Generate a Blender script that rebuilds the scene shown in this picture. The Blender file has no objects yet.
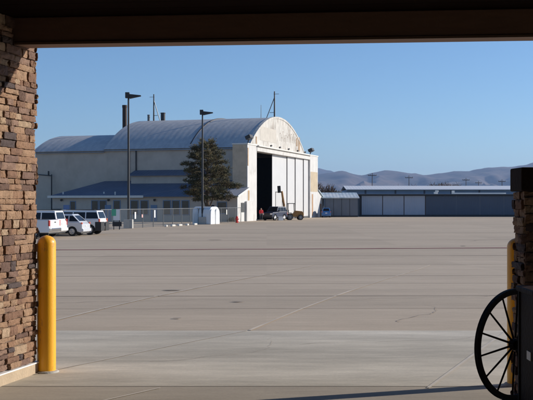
import bpy, bmesh, math, random
from mathutils import Vector, Matrix, noise
R = math.radians
random.seed(7)
sc = bpy.context.scene
C = sc.collection

# ------------------------------------------------------------------ camera, sky, sun, exposure
F = 1000.0            # focal length in pixels of the 533 px wide photograph
EYE = 1.6
HZ = 203.0            # horizon row
cam = bpy.data.cameras.new('camera'); cam_o = bpy.data.objects.new('camera', cam); C.objects.link(cam_o)
cam.sensor_fit = 'HORIZONTAL'; cam.sensor_width = 36.0
cam.lens = 36.0 * F / 533.0
cam.shift_y = (HZ - 200.0) / 533.0
cam.clip_start = 0.1; cam.clip_end = 60000
cam_o.location = (0, 0, EYE); cam_o.rotation_euler = (R(90), 0, 0)
sc.camera = cam_o

SUN_AZ = 18.5         # degrees from +x towards +y
SUN_EL = 20.0
w = bpy.data.worlds.new('World'); sc.world = w; w.use_nodes = True
nt = w.node_tree; nt.nodes.clear()
sky = nt.nodes.new('ShaderNodeTexSky'); sky.sky_type = 'NISHITA'; sky.sun_disc = False
sky.sun_elevation = R(SUN_EL); sky.sun_rotation = R(90 - SUN_AZ)
sky.altitude = 1400; sky.air_density = 1.0; sky.dust_density = 0.35; sky.ozone_density = 5.0
bg = nt.nodes.new('ShaderNodeBackground'); bg.inputs['Strength'].default_value = 0.118
wo = nt.nodes.new('ShaderNodeOutputWorld')
nt.links.new(sky.outputs[0], bg.inputs[0]); nt.links.new(bg.outputs[0], wo.inputs[0])

sl = bpy.data.lights.new('sun', 'SUN'); sl.energy = 5.0; sl.angle = R(0.5); sl.color = (1.0, 0.925, 0.82)
so = bpy.data.objects.new('sun', sl); C.objects.link(so)
sd = Vector((math.cos(R(SUN_AZ)) * math.cos(R(SUN_EL)), math.sin(R(SUN_AZ)) * math.cos(R(SUN_EL)), math.sin(R(SUN_EL))))
so.rotation_euler = sd.to_track_quat('Z', 'Y').to_euler(); so.location = (60, 20, 40)
sc.view_settings.view_transform = 'Standard'; sc.view_settings.look = 'None'
sc.view_settings.exposure = 0.15; sc.view_settings.gamma = 1.0; sc.view_settings.use_curve_mapping = False
sc.render.engine = 'CYCLES'

# ------------------------------------------------------------------ terrain and pixel helpers
ZF = -0.82
def gz(y):
    t = min(1.0, max(0.0, (y - 10.0) / 35.0)); return ZF * t * t * (3 - 2 * t)
def gpt(px, py):
    """point of the ground seen at photo pixel px,py"""
    lo, hi = 2.0, 900.0
    for _ in range(60):
        m = (lo + hi) / 2
        if HZ + (EYE - gz(m)) * F / m > py: lo = m
        else: hi = m
    return Vector(((px - 266.5) * lo / F, lo, gz(lo)))
def at(px, s, z=0.0):
    """point at photo column px where one metre measures s pixels"""
    y = F / s; return Vector(((px - 266.5) / s, y, gz(y) + z))

# ------------------------------------------------------------------ materials
MATS = {}
def mat(name, col, rough=0.7, var=0.12, scale=3.0, metal=0.0, bump=0.0, bscale=40.0, spec=0.5, col2=None, thr=(0.5, 0.62), dscale=1.5, stretch=(1, 1, 1), island=0.0, coat=0.0):
    if name in MATS: return MATS[name]
    m = bpy.data.materials.new(name); m.use_nodes = True; n = m.node_tree; N = n.nodes; L = n.links
    b = N['Principled BSDF']; b.inputs['Roughness'].default_value = rough; b.inputs['Metallic'].default_value = metal
    b.inputs['Specular IOR Level'].default_value = spec
    if coat: b.inputs['Coat Weight'].default_value = coat; b.inputs['Coat Roughness'].default_value = 0.08
    tc = N.new('ShaderNodeTexCoord'); mp = N.new('ShaderNodeMapping'); mp.inputs['Scale'].default_value = stretch
    L.new(tc.outputs['Object'], mp.inputs[0])
    nz = N.new('ShaderNodeTexNoise'); nz.inputs['Scale'].default_value = scale; nz.inputs['Detail'].default_value = 6; nz.inputs['Roughness'].default_value = 0.65
    L.new(mp.outputs[0], nz.inputs['Vector'])
    mr = N.new('ShaderNodeMapRange'); mr.inputs[1].default_value = 0.25; mr.inputs[2].default_value = 0.75
    mr.inputs[3].default_value = 1 - var; mr.inputs[4].default_value = 1 + var
    L.new(nz.outputs[0], mr.inputs[0])
    base = N.new('ShaderNodeRGB'); base.outputs[0].default_value = (*col, 1)
    src = base.outputs[0]
    if col2:
        n2 = N.new('ShaderNodeTexNoise'); n2.inputs['Scale'].default_value = dscale; n2.inputs['Detail'].default_value = 7; n2.inputs['Roughness'].default_value = 0.7
        L.new(mp.outputs[0], n2.inputs['Vector'])
        m2 = N.new('ShaderNodeMapRange'); m2.inputs[1].default_value = thr[0]; m2.inputs[2].default_value = thr[1]
        L.new(n2.outputs[0], m2.inputs[0])
        mx = N.new('ShaderNodeMix'); mx.data_type = 'RGBA'; L.new(m2.outputs[0], mx.inputs[0]); L.new(src, mx.inputs[6]); mx.inputs[7].default_value = (*col2, 1)
        src = mx.outputs[2]
    mul = N.new('ShaderNodeVectorMath'); mul.operation = 'SCALE'
    L.new(src, mul.inputs[0]); L.new(mr.outputs[0], mul.inputs['Scale']); src = mul.outputs[0]
    if island:
        g = N.new('ShaderNodeNewGeometry'); m3 = N.new('ShaderNodeMapRange'); m3.inputs[3].default_value = 1 - island; m3.inputs[4].default_value = 1 + island
        L.new(g.outputs['Random Per Island'], m3.inputs[0])
        s2 = N.new('ShaderNodeVectorMath'); s2.operation = 'SCALE'; L.new(src, s2.inputs[0]); L.new(m3.outputs[0], s2.inputs['Scale']); src = s2.outputs[0]
    L.new(src, b.inputs['Base Color'])
    if bump:
        bn = N.new('ShaderNodeTexNoise'); bn.inputs['Scale'].default_value = bscale; bn.inputs['Detail'].default_value = 5; L.new(tc.outputs['Object'], bn.inputs['Vector'])
        bp = N.new('ShaderNodeBump'); bp.inputs['Strength'].default_value = bump; bp.inputs['Distance'].default_value = 0.02
        L.new(bn.outputs[0], bp.inputs['Height']); L.new(bp.outputs[0], b.inputs['Normal'])
    MATS[name] = m; return m

def corrugated(name, col, period, axis=0, rough=0.5, metal=0.0, col2=None, thr=(0.5, 0.65), strength=0.5, dscale=0.3, spec=0.5, stretch=(1, 1, 1), var=0.1):
    """sheet metal with ribs every `period` metres along one object axis"""
    m = mat(name, col, rough, var, 0.6, metal, 0, 0, spec, col2, thr, dscale, stretch)
    N = m.node_tree.nodes; L = m.node_tree.links
    tc = N.new('ShaderNodeTexCoord'); wv = N.new('ShaderNodeTexWave'); wv.wave_type = 'BANDS'; wv.bands_direction = 'XYZ'[axis]
    wv.inputs['Scale'].default_value = 0.314 / period; wv.inputs['Distortion'].default_value = 0.0
    L.new(tc.outputs['Object'], wv.inputs['Vector'])
    bp = N.new('ShaderNodeBump'); bp.inputs['Strength'].default_value = strength; bp.inputs['Distance'].default_value = 0.05
    L.new(wv.outputs['Fac'], bp.inputs['Height']); L.new(bp.outputs[0], N['Principled BSDF'].inputs['Normal'])
    return m

def stone_mat():
    m = bpy.data.materials.new('stone_veneer'); m.use_nodes = True; N = m.node_tree.nodes; L = m.node_tree.links
    b = N['Principled BSDF']; b.inputs['Roughness'].default_value = 0.9
    g = N.new('ShaderNodeNewGeometry'); cr = N.new('ShaderNodeValToRGB'); e = cr.color_ramp; e.interpolation = 'CONSTANT'
    cols = [(0.0, (0.40, 0.235, 0.145)), (0.16, (0.30, 0.17, 0.11)), (0.30, (0.47, 0.30, 0.19)), (0.46, (0.20, 0.12, 0.09)), (0.55, (0.35, 0.22, 0.16)), (0.66, (0.45, 0.28, 0.175)), (0.80, (0.13, 0.095, 0.09)), (0.87, (0.27, 0.165, 0.125)), (0.93, (0.55, 0.39, 0.26))]
    while len(e.elements) < len(cols): e.elements.new(0.5)
    for i, (p, c) in enumerate(cols): e.elements[i].position = p; e.elements[i].color = (*c, 1)
    L.new(g.outputs['Random Per Island'], cr.inputs[0])
    tc = N.new('ShaderNodeTexCoord')
    nz = N.new('ShaderNodeTexNoise'); nz.inputs['Scale'].default_value = 14; nz.inputs['Detail'].default_value = 8; nz.inputs['Roughness'].default_value = 0.7
    L.new(tc.outputs['Object'], nz.inputs['Vector'])
    mr = N.new('ShaderNodeMapRange'); mr.inputs[1].default_value = 0.3; mr.inputs[2].default_value = 0.7; mr.inputs[3].default_value = 0.85; mr.inputs[4].default_value = 1.5
    L.new(nz.outputs[0], mr.inputs[0])
    s = N.new('ShaderNodeVectorMath'); s.operation = 'SCALE'; L.new(cr.outputs[0], s.inputs[0]); L.new(mr.outputs[0], s.inputs['Scale'])
    L.new(s.outputs[0], b.inputs['Base Color'])
    n2 = N.new('ShaderNodeTexNoise'); n2.inputs['Scale'].default_value = 45; n2.inputs['Detail'].default_value = 8; n2.inputs['Roughness'].default_value = 0.75; L.new(tc.outputs['Object'], n2.inputs['Vector'])
    bp = N.new('ShaderNodeBump'); bp.inputs['Strength'].default_value = 1.0; bp.inputs['Distance'].default_value = 0.035; L.new(n2.outputs[0], bp.inputs['Height']); L.new(bp.outputs[0], b.inputs['Normal'])
    return m

def pavement_mat(name, c_a, c_b, c_stain, streak):
    """worn concrete: broad tone patches, long traffic streaks, small dark spots"""
    m = bpy.data.materials.new(name); m.use_nodes = True; N = m.node_tree.nodes; L = m.node_tree.links
    b = N['Principled BSDF']; b.inputs['Roughness'].default_value = 0.85; b.inputs['Specular IOR Level'].default_value = 0.3
    tc = N.new('ShaderNodeTexCoord')
    def nz(scale, sx, sy, det=6, rough=0.6, rot=3):
        mp = N.new('ShaderNodeMapping'); mp.inputs['Scale'].default_value = (sx, sy, 1); mp.inputs['Rotation'].default_value = (0, 0, R(rot))
        L.new(tc.outputs['Object'], mp.inputs[0]); n = N.new('ShaderNodeTexNoise'); n.inputs['Scale'].default_value = scale
        n.inputs['Detail'].default_value = det; n.inputs['Roughness'].default_value = rough; L.new(mp.outputs[0], n.inputs['Vector']); return n.outputs[0]
    def mrange(src, a, c, d=0.0, e=1.0):
        r = N.new('ShaderNodeMapRange'); r.inputs[1].default_value = a; r.inputs[2].default_value = c; r.inputs[3].default_value = d; r.inputs[4].default_value = e; L.new(src, r.inputs[0]); return r.outputs[0]
    def mix(f, a, c):
        x = N.new('ShaderNodeMix'); x.data_type = 'RGBA'; L.new(f, x.inputs[0])
        for i, v in ((6, a), (7, c)):
            if isinstance(v, tuple): x.inputs[i].default_value = (*v, 1)
            else: L.new(v, x.inputs[i])
        return x.outputs[2]
    col = mix(mrange(nz(0.5, 0.3, 1.0), 0.36, 0.64), c_a, c_b)
    st = N.new('ShaderNodeVectorMath'); st.operation = 'SCALE'; L.new(col, st.inputs[0]); L.new(mrange(nz(0.9, 0.35, 1.3, 9, 0.75, -22), 0.32, 0.68, 1 - streak, 1 + streak), st.inputs['Scale'])
    col = st.outputs[0]
    fine = N.new('ShaderNodeVectorMath'); fine.operation = 'SCALE'; L.new(col, fine.inputs[0]); L.new(mrange(nz(30, 1, 1, 8, 0.8), 0.25, 0.75, 0.88, 1.12), fine.inputs['Scale']); col = fine.outputs[0]
    lin = N.new('ShaderNodeVectorMath'); lin.operation = 'SCALE'; L.new(col, lin.inputs[0]); L.new(mrange(nz(1.0, 0.03, 1.1, 5, 0.7, 1), 0.35, 0.65, 1 - streak * 0.45, 1 + streak * 0.45), lin.inputs['Scale']); col = lin.outputs[0]
    grit = N.new('ShaderNodeVectorMath'); grit.operation = 'SCALE'; L.new(col, grit.inputs[0]); L.new(mrange(nz(4.0, 0.4, 2.0, 9, 0.8), 0.3, 0.7, 0.90, 1.10), grit.inputs['Scale']); col = grit.outputs[0]
    bk = N.new('ShaderNodeTexBrick'); bk.offset = 0.0; bk.inputs['Scale'].default_value = 1.0; bk.inputs['Brick Width'].default_value = 7.5; bk.inputs['Row Height'].default_value = 5.2; bk.inputs['Mortar Size'].default_value = 0.0
    bk.inputs['Color1'].default_value = (0.94, 0.94, 0.94, 1); bk.inputs['Color2'].default_value = (1.05, 1.05, 1.05, 1); L.new(tc.outputs['Object'], bk.inputs['Vector'])
    bm_ = N.new('ShaderNodeVectorMath'); bm_.operation = 'MULTIPLY'; L.new(col, bm_.inputs[0]); L.new(bk.outputs['Color'], bm_.inputs[1]); col = bm_.outputs[0]
    spot = mrange(nz(0.9, 0.6, 1.6, 4, 0.5), 0.70, 0.78, 0, 0.5)
    col = mix(spot, col, c_stain)
    L.new(col, b.inputs['Base Color'])
    bp = N.new('ShaderNodeBump'); bp.inputs['Strength'].default_value = 0.15; bp.inputs['Distance'].default_value = 0.01
    L.new(nz(60, 1, 1, 6, 0.8), bp.inputs['Height']); L.new(bp.outputs[0], b.inputs['Normal'])
    return m

white_wall = mat('weathered_white_paint', (0.60, 0.59, 0.57), 0.75, 0.16, 0.9, col2=(0.40, 0.37, 0.33), thr=(0.56, 0.70), dscale=0.8, stretch=(1, 1, 0.5))
arch_paint = mat('flaking_arch_paint', (0.56, 0.54, 0.50), 0.8, 0.22, 1.4, col2=(0.33, 0.29, 0.25), thr=(0.50, 0.66), dscale=0.6, stretch=(1, 1, 0.55))
door_white = corrugated('door_white_metal', (0.60, 0.60, 0.60), 0.6, 0, 0.45, strength=0.1, col2=(0.6, 0.58, 0.54), thr=(0.62, 0.8), dscale=0.35, var=0.04)
tan_wall = corrugated('tan_wall_panel', (0.56, 0.475, 0.385), 1.2, 1, 0.85, strength=0.25, col2=(0.46, 0.39, 0.31), thr=(0.45, 0.7), dscale=0.2)
tower_tan = mat('tower_tan_paint', (0.60, 0.48, 0.34), 0.85, 0.12, 0.7, col2=(0.46, 0.36, 0.25), thr=(0.5, 0.7), dscale=0.6)
office_wall = mat('office_stucco', (0.54, 0.46, 0.38), 0.9, 0.08, 1.5)
roof_metal = corrugated('barrel_roof_sheet', (0.43, 0.43, 0.435), 0.9, 1, 0.55, 0.0, col2=(0.52, 0.51, 0.495), thr=(0.40, 0.62), dscale=0.8, strength=0.12, stretch=(1, 2.2, 1), spec=0.4)
blue_roof = corrugated('blue_office_roof', (0.085, 0.115, 0.17), 0.5, 1, 0.5, col2=(0.12, 0.15, 0.20), thr=(0.5, 0.7), dscale=0.4, strength=0.4)
grey_roof = mat('faded_grey_roof', (0.35, 0.35, 0.37), 0.6, 0.1, 1.5)
fascia_m = mat('fascia_white', (0.72, 0.70, 0.64), 0.6, 0.05)
black_m = mat('black_metal', (0.025, 0.025, 0.028), 0.5, 0.1)
dark_in = mat('shade_black', (0.03, 0.03, 0.03), 0.9, 0.2)  # near-black standing in for shade inside the hangar and behind the louvre
rust = mat('rusty_iron', (0.06, 0.035, 0.025), 0.8, 0.3, 8)
galv = mat('galvanised_steel', (0.14, 0.145, 0.15), 0.45, 0.1, 5, 0.6)
glass = mat('dark_window_glass', (0.012, 0.013, 0.016), 0.12, 0.1, spec=0.3)
win_frame = mat('blue_window_frame', (0.16, 0.24, 0.36), 0.5, 0.08)
ply = mat('tan_plywood', (0.45, 0.30, 0.16), 0.85, 0.2, 2)
conc = mat('concrete_block', (0.42, 0.41, 0.38), 0.9, 0.15, 5, bump=0.3)
yellow = mat('yellow_bollard_paint', (0.95, 0.46, 0.012), 0.42, 0.05, 6, col2=(0.50, 0.24, 0.05), thr=(0.58, 0.68), dscale=9, stretch=(1, 1, 0.45), bump=0.12, bscale=120, coat=0.15)
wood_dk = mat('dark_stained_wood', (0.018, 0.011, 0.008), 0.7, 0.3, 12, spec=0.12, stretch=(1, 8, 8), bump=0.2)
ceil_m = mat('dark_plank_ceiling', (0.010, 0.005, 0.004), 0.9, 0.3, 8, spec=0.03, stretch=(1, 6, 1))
beam_m = mat('brown_beam_paint', (0.22, 0.125, 0.085), 0.65, 0.12, 6, stretch=(0.3, 4, 4), bump=0.1)
iron_dk = mat('black_iron_rim', (0.010, 0.010, 0.010), 0.6, 0.3, 20, spec=0.12, bump=0.3)
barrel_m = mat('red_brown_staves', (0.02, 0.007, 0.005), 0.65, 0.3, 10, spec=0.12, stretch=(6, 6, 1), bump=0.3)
flash_m = mat('white_flashing', (0.8, 0.8, 0.8), 0.4, 0.04)
stone = stone_mat()
mortar = mat('dark_mortar', (0.16, 0.12, 0.09), 0.95, 0.3, 20)  # dark brown joint colour behind the stones
car_white = mat('white_car_paint', (0.80, 0.80, 0.80), 0.25, 0.02, coat=0.6)
car_silver = mat('silver_car_paint', (0.62, 0.64, 0.67), 0.3, 0.02, coat=0.5)
car_blue = mat('dark_blue_car_paint', (0.008, 0.02, 0.06), 0.35, 0.05, coat=0.1)
car_bright = mat('bright_blue_car_paint', (0.04, 0.16, 0.42), 0.25, 0.05, coat=0.8)
tyre = mat('tyre_rubber', (0.018, 0.018, 0.018), 0.85, 0.2)
rim = mat('alloy_rim', (0.55, 0.55, 0.56), 0.3, 0.05, metal=0.8)
trim_blk = mat('black_plastic_trim', (0.02, 0.02, 0.021), 0.6, 0.1)
red_lens = mat('red_lamp_lens', (0.55, 0.03, 0.02), 0.2, 0.05, coat=0.5)
orange_lens = mat('orange_red_lens', (0.75, 0.10, 0.03), 0.2, 0.05, coat=0.5)
clear_lens = mat('clear_lamp_lens', (0.75, 0.76, 0.78), 0.15, 0.05, coat=0.5)
chrome = mat('chrome_trim', (0.7, 0.7, 0.7), 0.15, 0.02, metal=1.0)
machine = mat('machine_ochre_paint', (0.40, 0.20, 0.05), 0.55, 0.2, 5, col2=(0.2, 0.1, 0.04), thr=(0.5, 0.62), dscale=4)
blue_door = corrugated('light_blue_hangar_door', (0.38, 0.43, 0.52), 0.35, 0, 0.6, strength=0.35, var=0.05)
navy_door = corrugated('navy_hangar_door', (0.075, 0.10, 0.145), 0.35, 0, 0.6, strength=0.35, var=0.05)
brown_wall = corrugated('dark_brown_hangar_wall', (0.14, 0.165, 0.205), 0.6, 0, 0.7, strength=0.4)
blue_band = mat('blue_clerestory_panel', (0.22, 0.32, 0.46), 0.6, 0.1, 0.4)
white_roof = corrugated('white_metal_roof', (0.78, 0.78, 0.78), 0.6, 0, 0.45, strength=0.2, var=0.05)
pale_roof = corrugated('pale_blue_metal_roof', (0.45, 0.55, 0.60), 0.6, 0, 0.45, strength=0.3, col2=(0.68, 0.70, 0.70), thr=(0.45, 0.6), dscale=0.3)
red_cloth = mat('red_cloth', (0.65, 0.03, 0.04), 0.85, 0.08)
denim = mat('dark_trousers', (0.03, 0.035, 0.05), 0.9, 0.1)
skin_m = mat('skin', (0.45, 0.27, 0.19), 0.6, 0.05)
hair_m = mat('dark_hair', (0.03, 0.02, 0.015), 0.8, 0.1)
red_paint = mat('red_enamel', (0.70, 0.03, 0.02), 0.4, 0.05)
tank_white = mat('white_fibreglass', (0.74, 0.76, 0.77), 0.4, 0.05, 2)
green_m = mat('green_sign_paint', (0.10, 0.45, 0.28), 0.6, 0.05)
bark = mat('bark', (0.11, 0.075, 0.05), 0.95, 0.3, 12)
needle_g = mat('pine_needles', (0.065, 0.062, 0.020), 0.8, 0.25, 1.2, col2=(0.125, 0.088, 0.03), thr=(0.45, 0.6), dscale=0.9, island=0.35)
twig_m = mat('bare_twigs', (0.14, 0.095, 0.07), 0.95, 0.3, 2, island=0.3)
far_tan = mat('tan_block_wall', (0.42, 0.36, 0.27), 0.9, 0.06)
joint_m = mat('joint_sealant', (0.10, 0.085, 0.075), 0.9, 0.25, 2)
joint_lt = mat('tan_joint_filler', (0.53, 0.45, 0.35), 0.9, 0.2, 1.5)
joint_red = mat('faded_red_line_paint', (0.21, 0.075, 0.065), 0.9, 0.3, 0.5)
joint_soft = mat('weathered_joint', (0.365, 0.295, 0.225), 0.95, 0.3, 1)

# ------------------------------------------------------------------ mesh helpers
class MB:
    def __init__(self): self.bm = bmesh.new(); self.mi = 0
    def face(self, vs):
        try:
            f = self.bm.faces.new([self.bm.verts.new(v) for v in vs]); f.material_index = self.mi; return f
        except ValueError: return None
    def box(self, x0, x1, y0, y1, z0, z1, M=None):
        p = [Vector((x, y, z)) for z in (z0, z1) for y in (y0, y1) for x in (x0, x1)]
        if M: p = [M @ v for v in p]
        v = [self.bm.verts.new(q) for q in p]
        for f in ((0, 2, 3, 1), (4, 5, 7, 6), (0, 1, 5, 4), (2, 6, 7, 3), (0, 4, 6, 2), (1, 3, 7, 5)):
            self.bm.faces.new([v[i] for i in f]).material_index = self.mi
        return v
    def hexa(self, p):
        v = [self.bm.verts.new(q) for q in p]
        for f in ((0, 2, 3, 1), (4, 5, 7, 6), (0, 1, 5, 4), (2, 6, 7, 3), (0, 4, 6, 2), (1, 3, 7, 5)):
            self.bm.faces.new([v[i] for i in f]).material_index = self.mi
    def prism(self, pts, d0, d1, axis='y'):
        """polygon pts extruded from d0 to d1 along an axis; pts are the other two coordinates"""
        def P(a, b, d):
            return {'x': (d, a, b), 'y': (a, d, b), 'z': (a, b, d)}[axis]
        v0 = [self.bm.verts.new(P(a, b, d0)) for a, b in pts]; v1 = [self.bm.verts.new(P(a, b, d1)) for a, b in pts]
        n = len(pts)
        fs = [self.bm.faces.new(v0), self.bm.faces.new(list(reversed(v1)))]
        for i in range(n): fs.append(self.bm.faces.new((v0[i], v1[i], v1[(i + 1) % n], v0[(i + 1) % n])))
        for f in fs: f.material_index = self.mi
    def tube(self, p0, p1, r0, r1=None, seg=10, cap=True):
        p0 = Vector(p0); p1 = Vector(p1); r1 = r0 if r1 is None else r1
        d = (p1 - p0).normalized(); a = d.orthogonal().normalized(); b = d.cross(a)
        A = []; B = []
        for i in range(seg):
            t = 2 * math.pi * i / seg; o = a * math.cos(t) + b * math.sin(t)
            A.append(self.bm.verts.new(p0 + o * r0)); B.append(self.bm.verts.new(p1 + o * r1))
        for i in range(seg): self.bm.faces.new((A[i], A[(i + 1) % seg], B[(i + 1) % seg], B[i])).material_index = self.mi
        if cap:
            self.bm.faces.new(list(reversed(A))).material_index = self.mi; self.bm.faces.new(B).material_index = self.mi
    def lathe(self, prof, seg=24, M=None):
        rings = []
        for r, z in prof:
            ring = []
            for i in range(seg):
                t = 2 * math.pi * i / seg; v = Vector((r * math.cos(t), r * math.sin(t), z))
                ring.append(self.bm.verts.new(M @ v if M else v))
            rings.append(ring)
        for a, b in zip(rings, rings[1:]):
            for i in range(seg): self.bm.faces.new((a[i], a[(i + 1) % seg], b[(i + 1) % seg], b[i])).material_index = self.mi
        self.bm.faces.new(list(reversed(rings[0]))); self.bm.faces.new(rings[-1])
    def build(self, name, m, parent=None, smooth=False, bevel=0.0, loc=None, rotz=None, seg=2):
        me = bpy.data.meshes.new(name)
        bmesh.ops.recalc_face_normals(self.bm, faces=self.bm.faces) if len(self.bm.faces) < 60000 else None
        self.bm.to_mesh(me); self.bm.free()
        for x in (m if isinstance(m, (list, tuple)) else [m]): me.materials.append(x)
        o = bpy.data.objects.new(name, me); C.objects.link(o)
        if parent: o.parent = parent
        if loc is not None: o.location = loc
        if rotz is not None: o.rotation_euler.z = rotz
        if smooth:
            for p in me.polygons: p.use_smooth = True
            me.set_sharp_from_angle(angle=R(40))
        if bevel:
            b = o.modifiers.new('bevel', 'BEVEL'); b.width = bevel; b.segments = seg; b.limit_method = 'ANGLE'; b.angle_limit = R(35)
        return o
def tag(o, label=None, cat=None, group=None, kind=None):
    if label: o['label'] = label
    if cat: o['category'] = cat
    if group: o['group'] = group
    if kind: o['kind'] = kind
    return o
def empty(name, loc, rz=0.0, label=None, cat=None, group=None):
    o = bpy.data.objects.new(name, None); C.objects.link(o); o.location = loc; o.rotation_euler.z = rz
    o.empty_display_size = 0.3
    return tag(o, label, cat, group)
def copy_tree(o, parent=None):
    c = o.copy(); C.objects.link(c)
    if parent: c.parent = parent
    for ch in list(o.children): copy_tree(ch, c)
    return c
def quick(name, m, parent, *boxes, bevel=0.0):
    b = MB()
    for x in boxes: b.box(*x)
    return b.build(name, m, parent, bevel=bevel)

# ------------------------------------------------------------------ ground, apron, pads, joints
def sheet(name, m, x0, x1, ys, dz, nx=2):
    b = MB(); rows = []
    for y in ys: rows.append([b.bm.verts.new((x0 + (x1 - x0) * i / (nx - 1), y, gz(y) + dz)) for i in range(nx)])
    for r0, r1 in zip(rows, rows[1:]):
        for i in range(nx - 1): b.bm.faces.new((r0[i], r0[i + 1], r1[i + 1], r1[i]))
    o = b.build(name, m, smooth=True); tag(o, kind='structure'); return o
dirt = mat('dry_field', (0.24, 0.18, 0.12), 0.95, 0.2, 0.05, col2=(0.17, 0.14, 0.08), thr=(0.4, 0.6), dscale=0.03)
apron_m = pavement_mat('apron_concrete', (0.46, 0.368, 0.268), (0.505, 0.405, 0.296), (0.25, 0.2, 0.17), 0.065)
pad_m = pavement_mat('pad_concrete', (0.475, 0.422, 0.335), (0.63, 0.565, 0.46), (0.3, 0.27, 0.23), 0.24)
walk_m = pavement_mat('walk_concrete', (0.37, 0.315, 0.245), (0.43, 0.37, 0.29), (0.22, 0.2, 0.17), 0.10)
near = [i * 1.0 for i in range(6, 61)]
sheet('ground', dirt, -15000, 15000, [-3000, -200] + near + [100, 300, 1000, 4000, 14500], -0.012, 2)
sheet('apron', apron_m, -90, 130, near[6:] + [80, 120, 186], 0.0, 2)
sheet('concrete_pad', pad_m, -14, 16, [8.72 + (12.62 - 8.72) * i / 12 for i in range(13)], 0.004)
sheet('walkway', walk_m, -14, 16, [-4.4, 0, 4, 8.70], 0.004)
sheet('pad_gap', joint_m, -14, 16, [8.66, 8.76], 0.0015)
patch_m = mat('dark_pavement_patch', (0.34, 0.28, 0.22), 0.9, 0.3, 2)
def strip(pts, wd, m, name='paving_joint', dz=0.009):
    P = [gpt(*p) for p in pts]; b = MB(); L_ = None
    pts3 = []
    for a, c in zip(P, P[1:]):
        n = max(2, int((c - a).length / 1.5))
        for i in range(n): pts3.append(a.lerp(c, i / n))
    pts3.append(P[-1]); prev = None
    for i, p in enumerate(pts3):
        q = pts3[min(i + 1, len(pts3) - 1)]; r = pts3[max(i - 1, 0)]; d = (q - r); d.z = 0; d.normalize(); n = Vector((-d.y, d.x, 0))
        hw = wd / 2 * random.uniform(0.75, 1.2)
        k = noise.noise(Vector((p.x * 0.8, p.y * 0.8, 3))) * wd * 0.4
        l = p + n * (hw + k); rr = p - n * (hw - k)
        l.z = gz(l.y) + dz; rr.z = gz(rr.y) + dz
        cur = (b.bm.verts.new(l), b.bm.verts.new(rr))
        if prev: b.bm.faces.new((prev[0], prev[1], cur[1], cur[0]))
        prev = cur
    o = b.build(name, m); tag(o, kind='structure'); return o
strip([(-20, 250.2), (266, 249.2), (560, 247.6)], 0.75, joint_red, 'painted_line')
for y0, y1, wd in ((265, 264, 0.10), (276.5, 275.5, 0.10), (296.5, 295.5, 0.07), (309, 308, 0.03), (256.5, 255.5, 0.12), (241, 239.5, 0.12), (234, 232.5, 0.12), (284, 283.2, 0.05)):
    strip([(-10, y0), (545, y1)], wd, joint_soft)
joint_pale = mat('pale_joint_filler', (0.56, 0.50, 0.42), 0.9, 0.2, 1.5)
joint_faint = mat('faint_joint_filler', (0.56, 0.48, 0.38), 0.9, 0.3, 0.6)
strip([(-5, 383.0), (50, 371.6), (247, 331)], 0.022, joint_pale)
strip([(250, 330.6), (430, 265)], 0.045, joint_faint)
strip([(-5, 334), (50, 322)], 0.06, joint_lt); strip([(50, 322), (314, 265)], 0.06, joint_lt)
strip([(428, 388.6), (507, 331)], 0.03, joint_pale)
strip([(100, 402), (160, 388.5)], 0.02, joint_pale)
for px, py, w_, h_ in ((173, 290.5, 0.45, 0.25), (238, 302, 0.25, 0.14), (177, 318.8, 0.16, 0.08), (463, 246, 0.4, 0.4), (215, 240, 1.2, 0.4)):
    b = MB(); c = gpt(px, py); vs = []
    for i in range(14):
        t = 2 * math.pi * i / 14; r = random.uniform(0.6, 1.0); x = c.x + math.cos(t) * w_ * 0.5 * r; y = c.y + math.sin(t) * h_ * 0.6 * r
        vs.append((x, y, gz(y) + 0.014))
    b.face(vs); tag(b.build('pavement_patch', patch_m), kind='structure')

rc = random.Random(3)
def crack(px, py, n, step, ang0, wd=0.02):
    p = gpt(px, py); a = ang0; b = MB(); prev = None
    for i in range(n):
        a += rc.gauss(0, 0.35); a = ang0 + (a - ang0) * 0.85
        nn = Vector((-math.sin(a), math.cos(a), 0)); w2 = wd * rc.uniform(0.4, 1.2) * (1 - i / n * 0.6)
        l = p + nn * w2; q = p - nn * w2; l.z = gz(l.y) + 0.008; q.z = gz(q.y) + 0.008
        cur = (b.bm.verts.new(l), b.bm.verts.new(q))
        if prev: b.bm.faces.new((prev[0], prev[1], cur[1], cur[0]))
        prev = cur; p = p + Vector((math.cos(a), math.sin(a), 0)) * step * rc.uniform(0.6, 1.3)
    tag(b.build('pavement_crack', patch_m), kind='structure')
for px, py, n, st, an, wd in ((470, 241, 34, 0.30, 0.5, 0.05), (488, 238, 26, 0.30, -0.3, 0.05), (60, 303, 24, 0.15, 0.4, 0.014), (330, 300, 40, 0.16, 0.1, 0.010), (120, 275, 50, 0.22, 1.1, 0.018), (400, 322, 30, 0.12, 2.4, 0.008), (210, 258, 40, 0.3, 0.2, 0.03), (300, 345, 46, 0.09, 0.35, 0.004), (150, 362, 40, 0.07, 0.9, 0.0035)):
    crack(px, py, n, st, an, wd)

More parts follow.
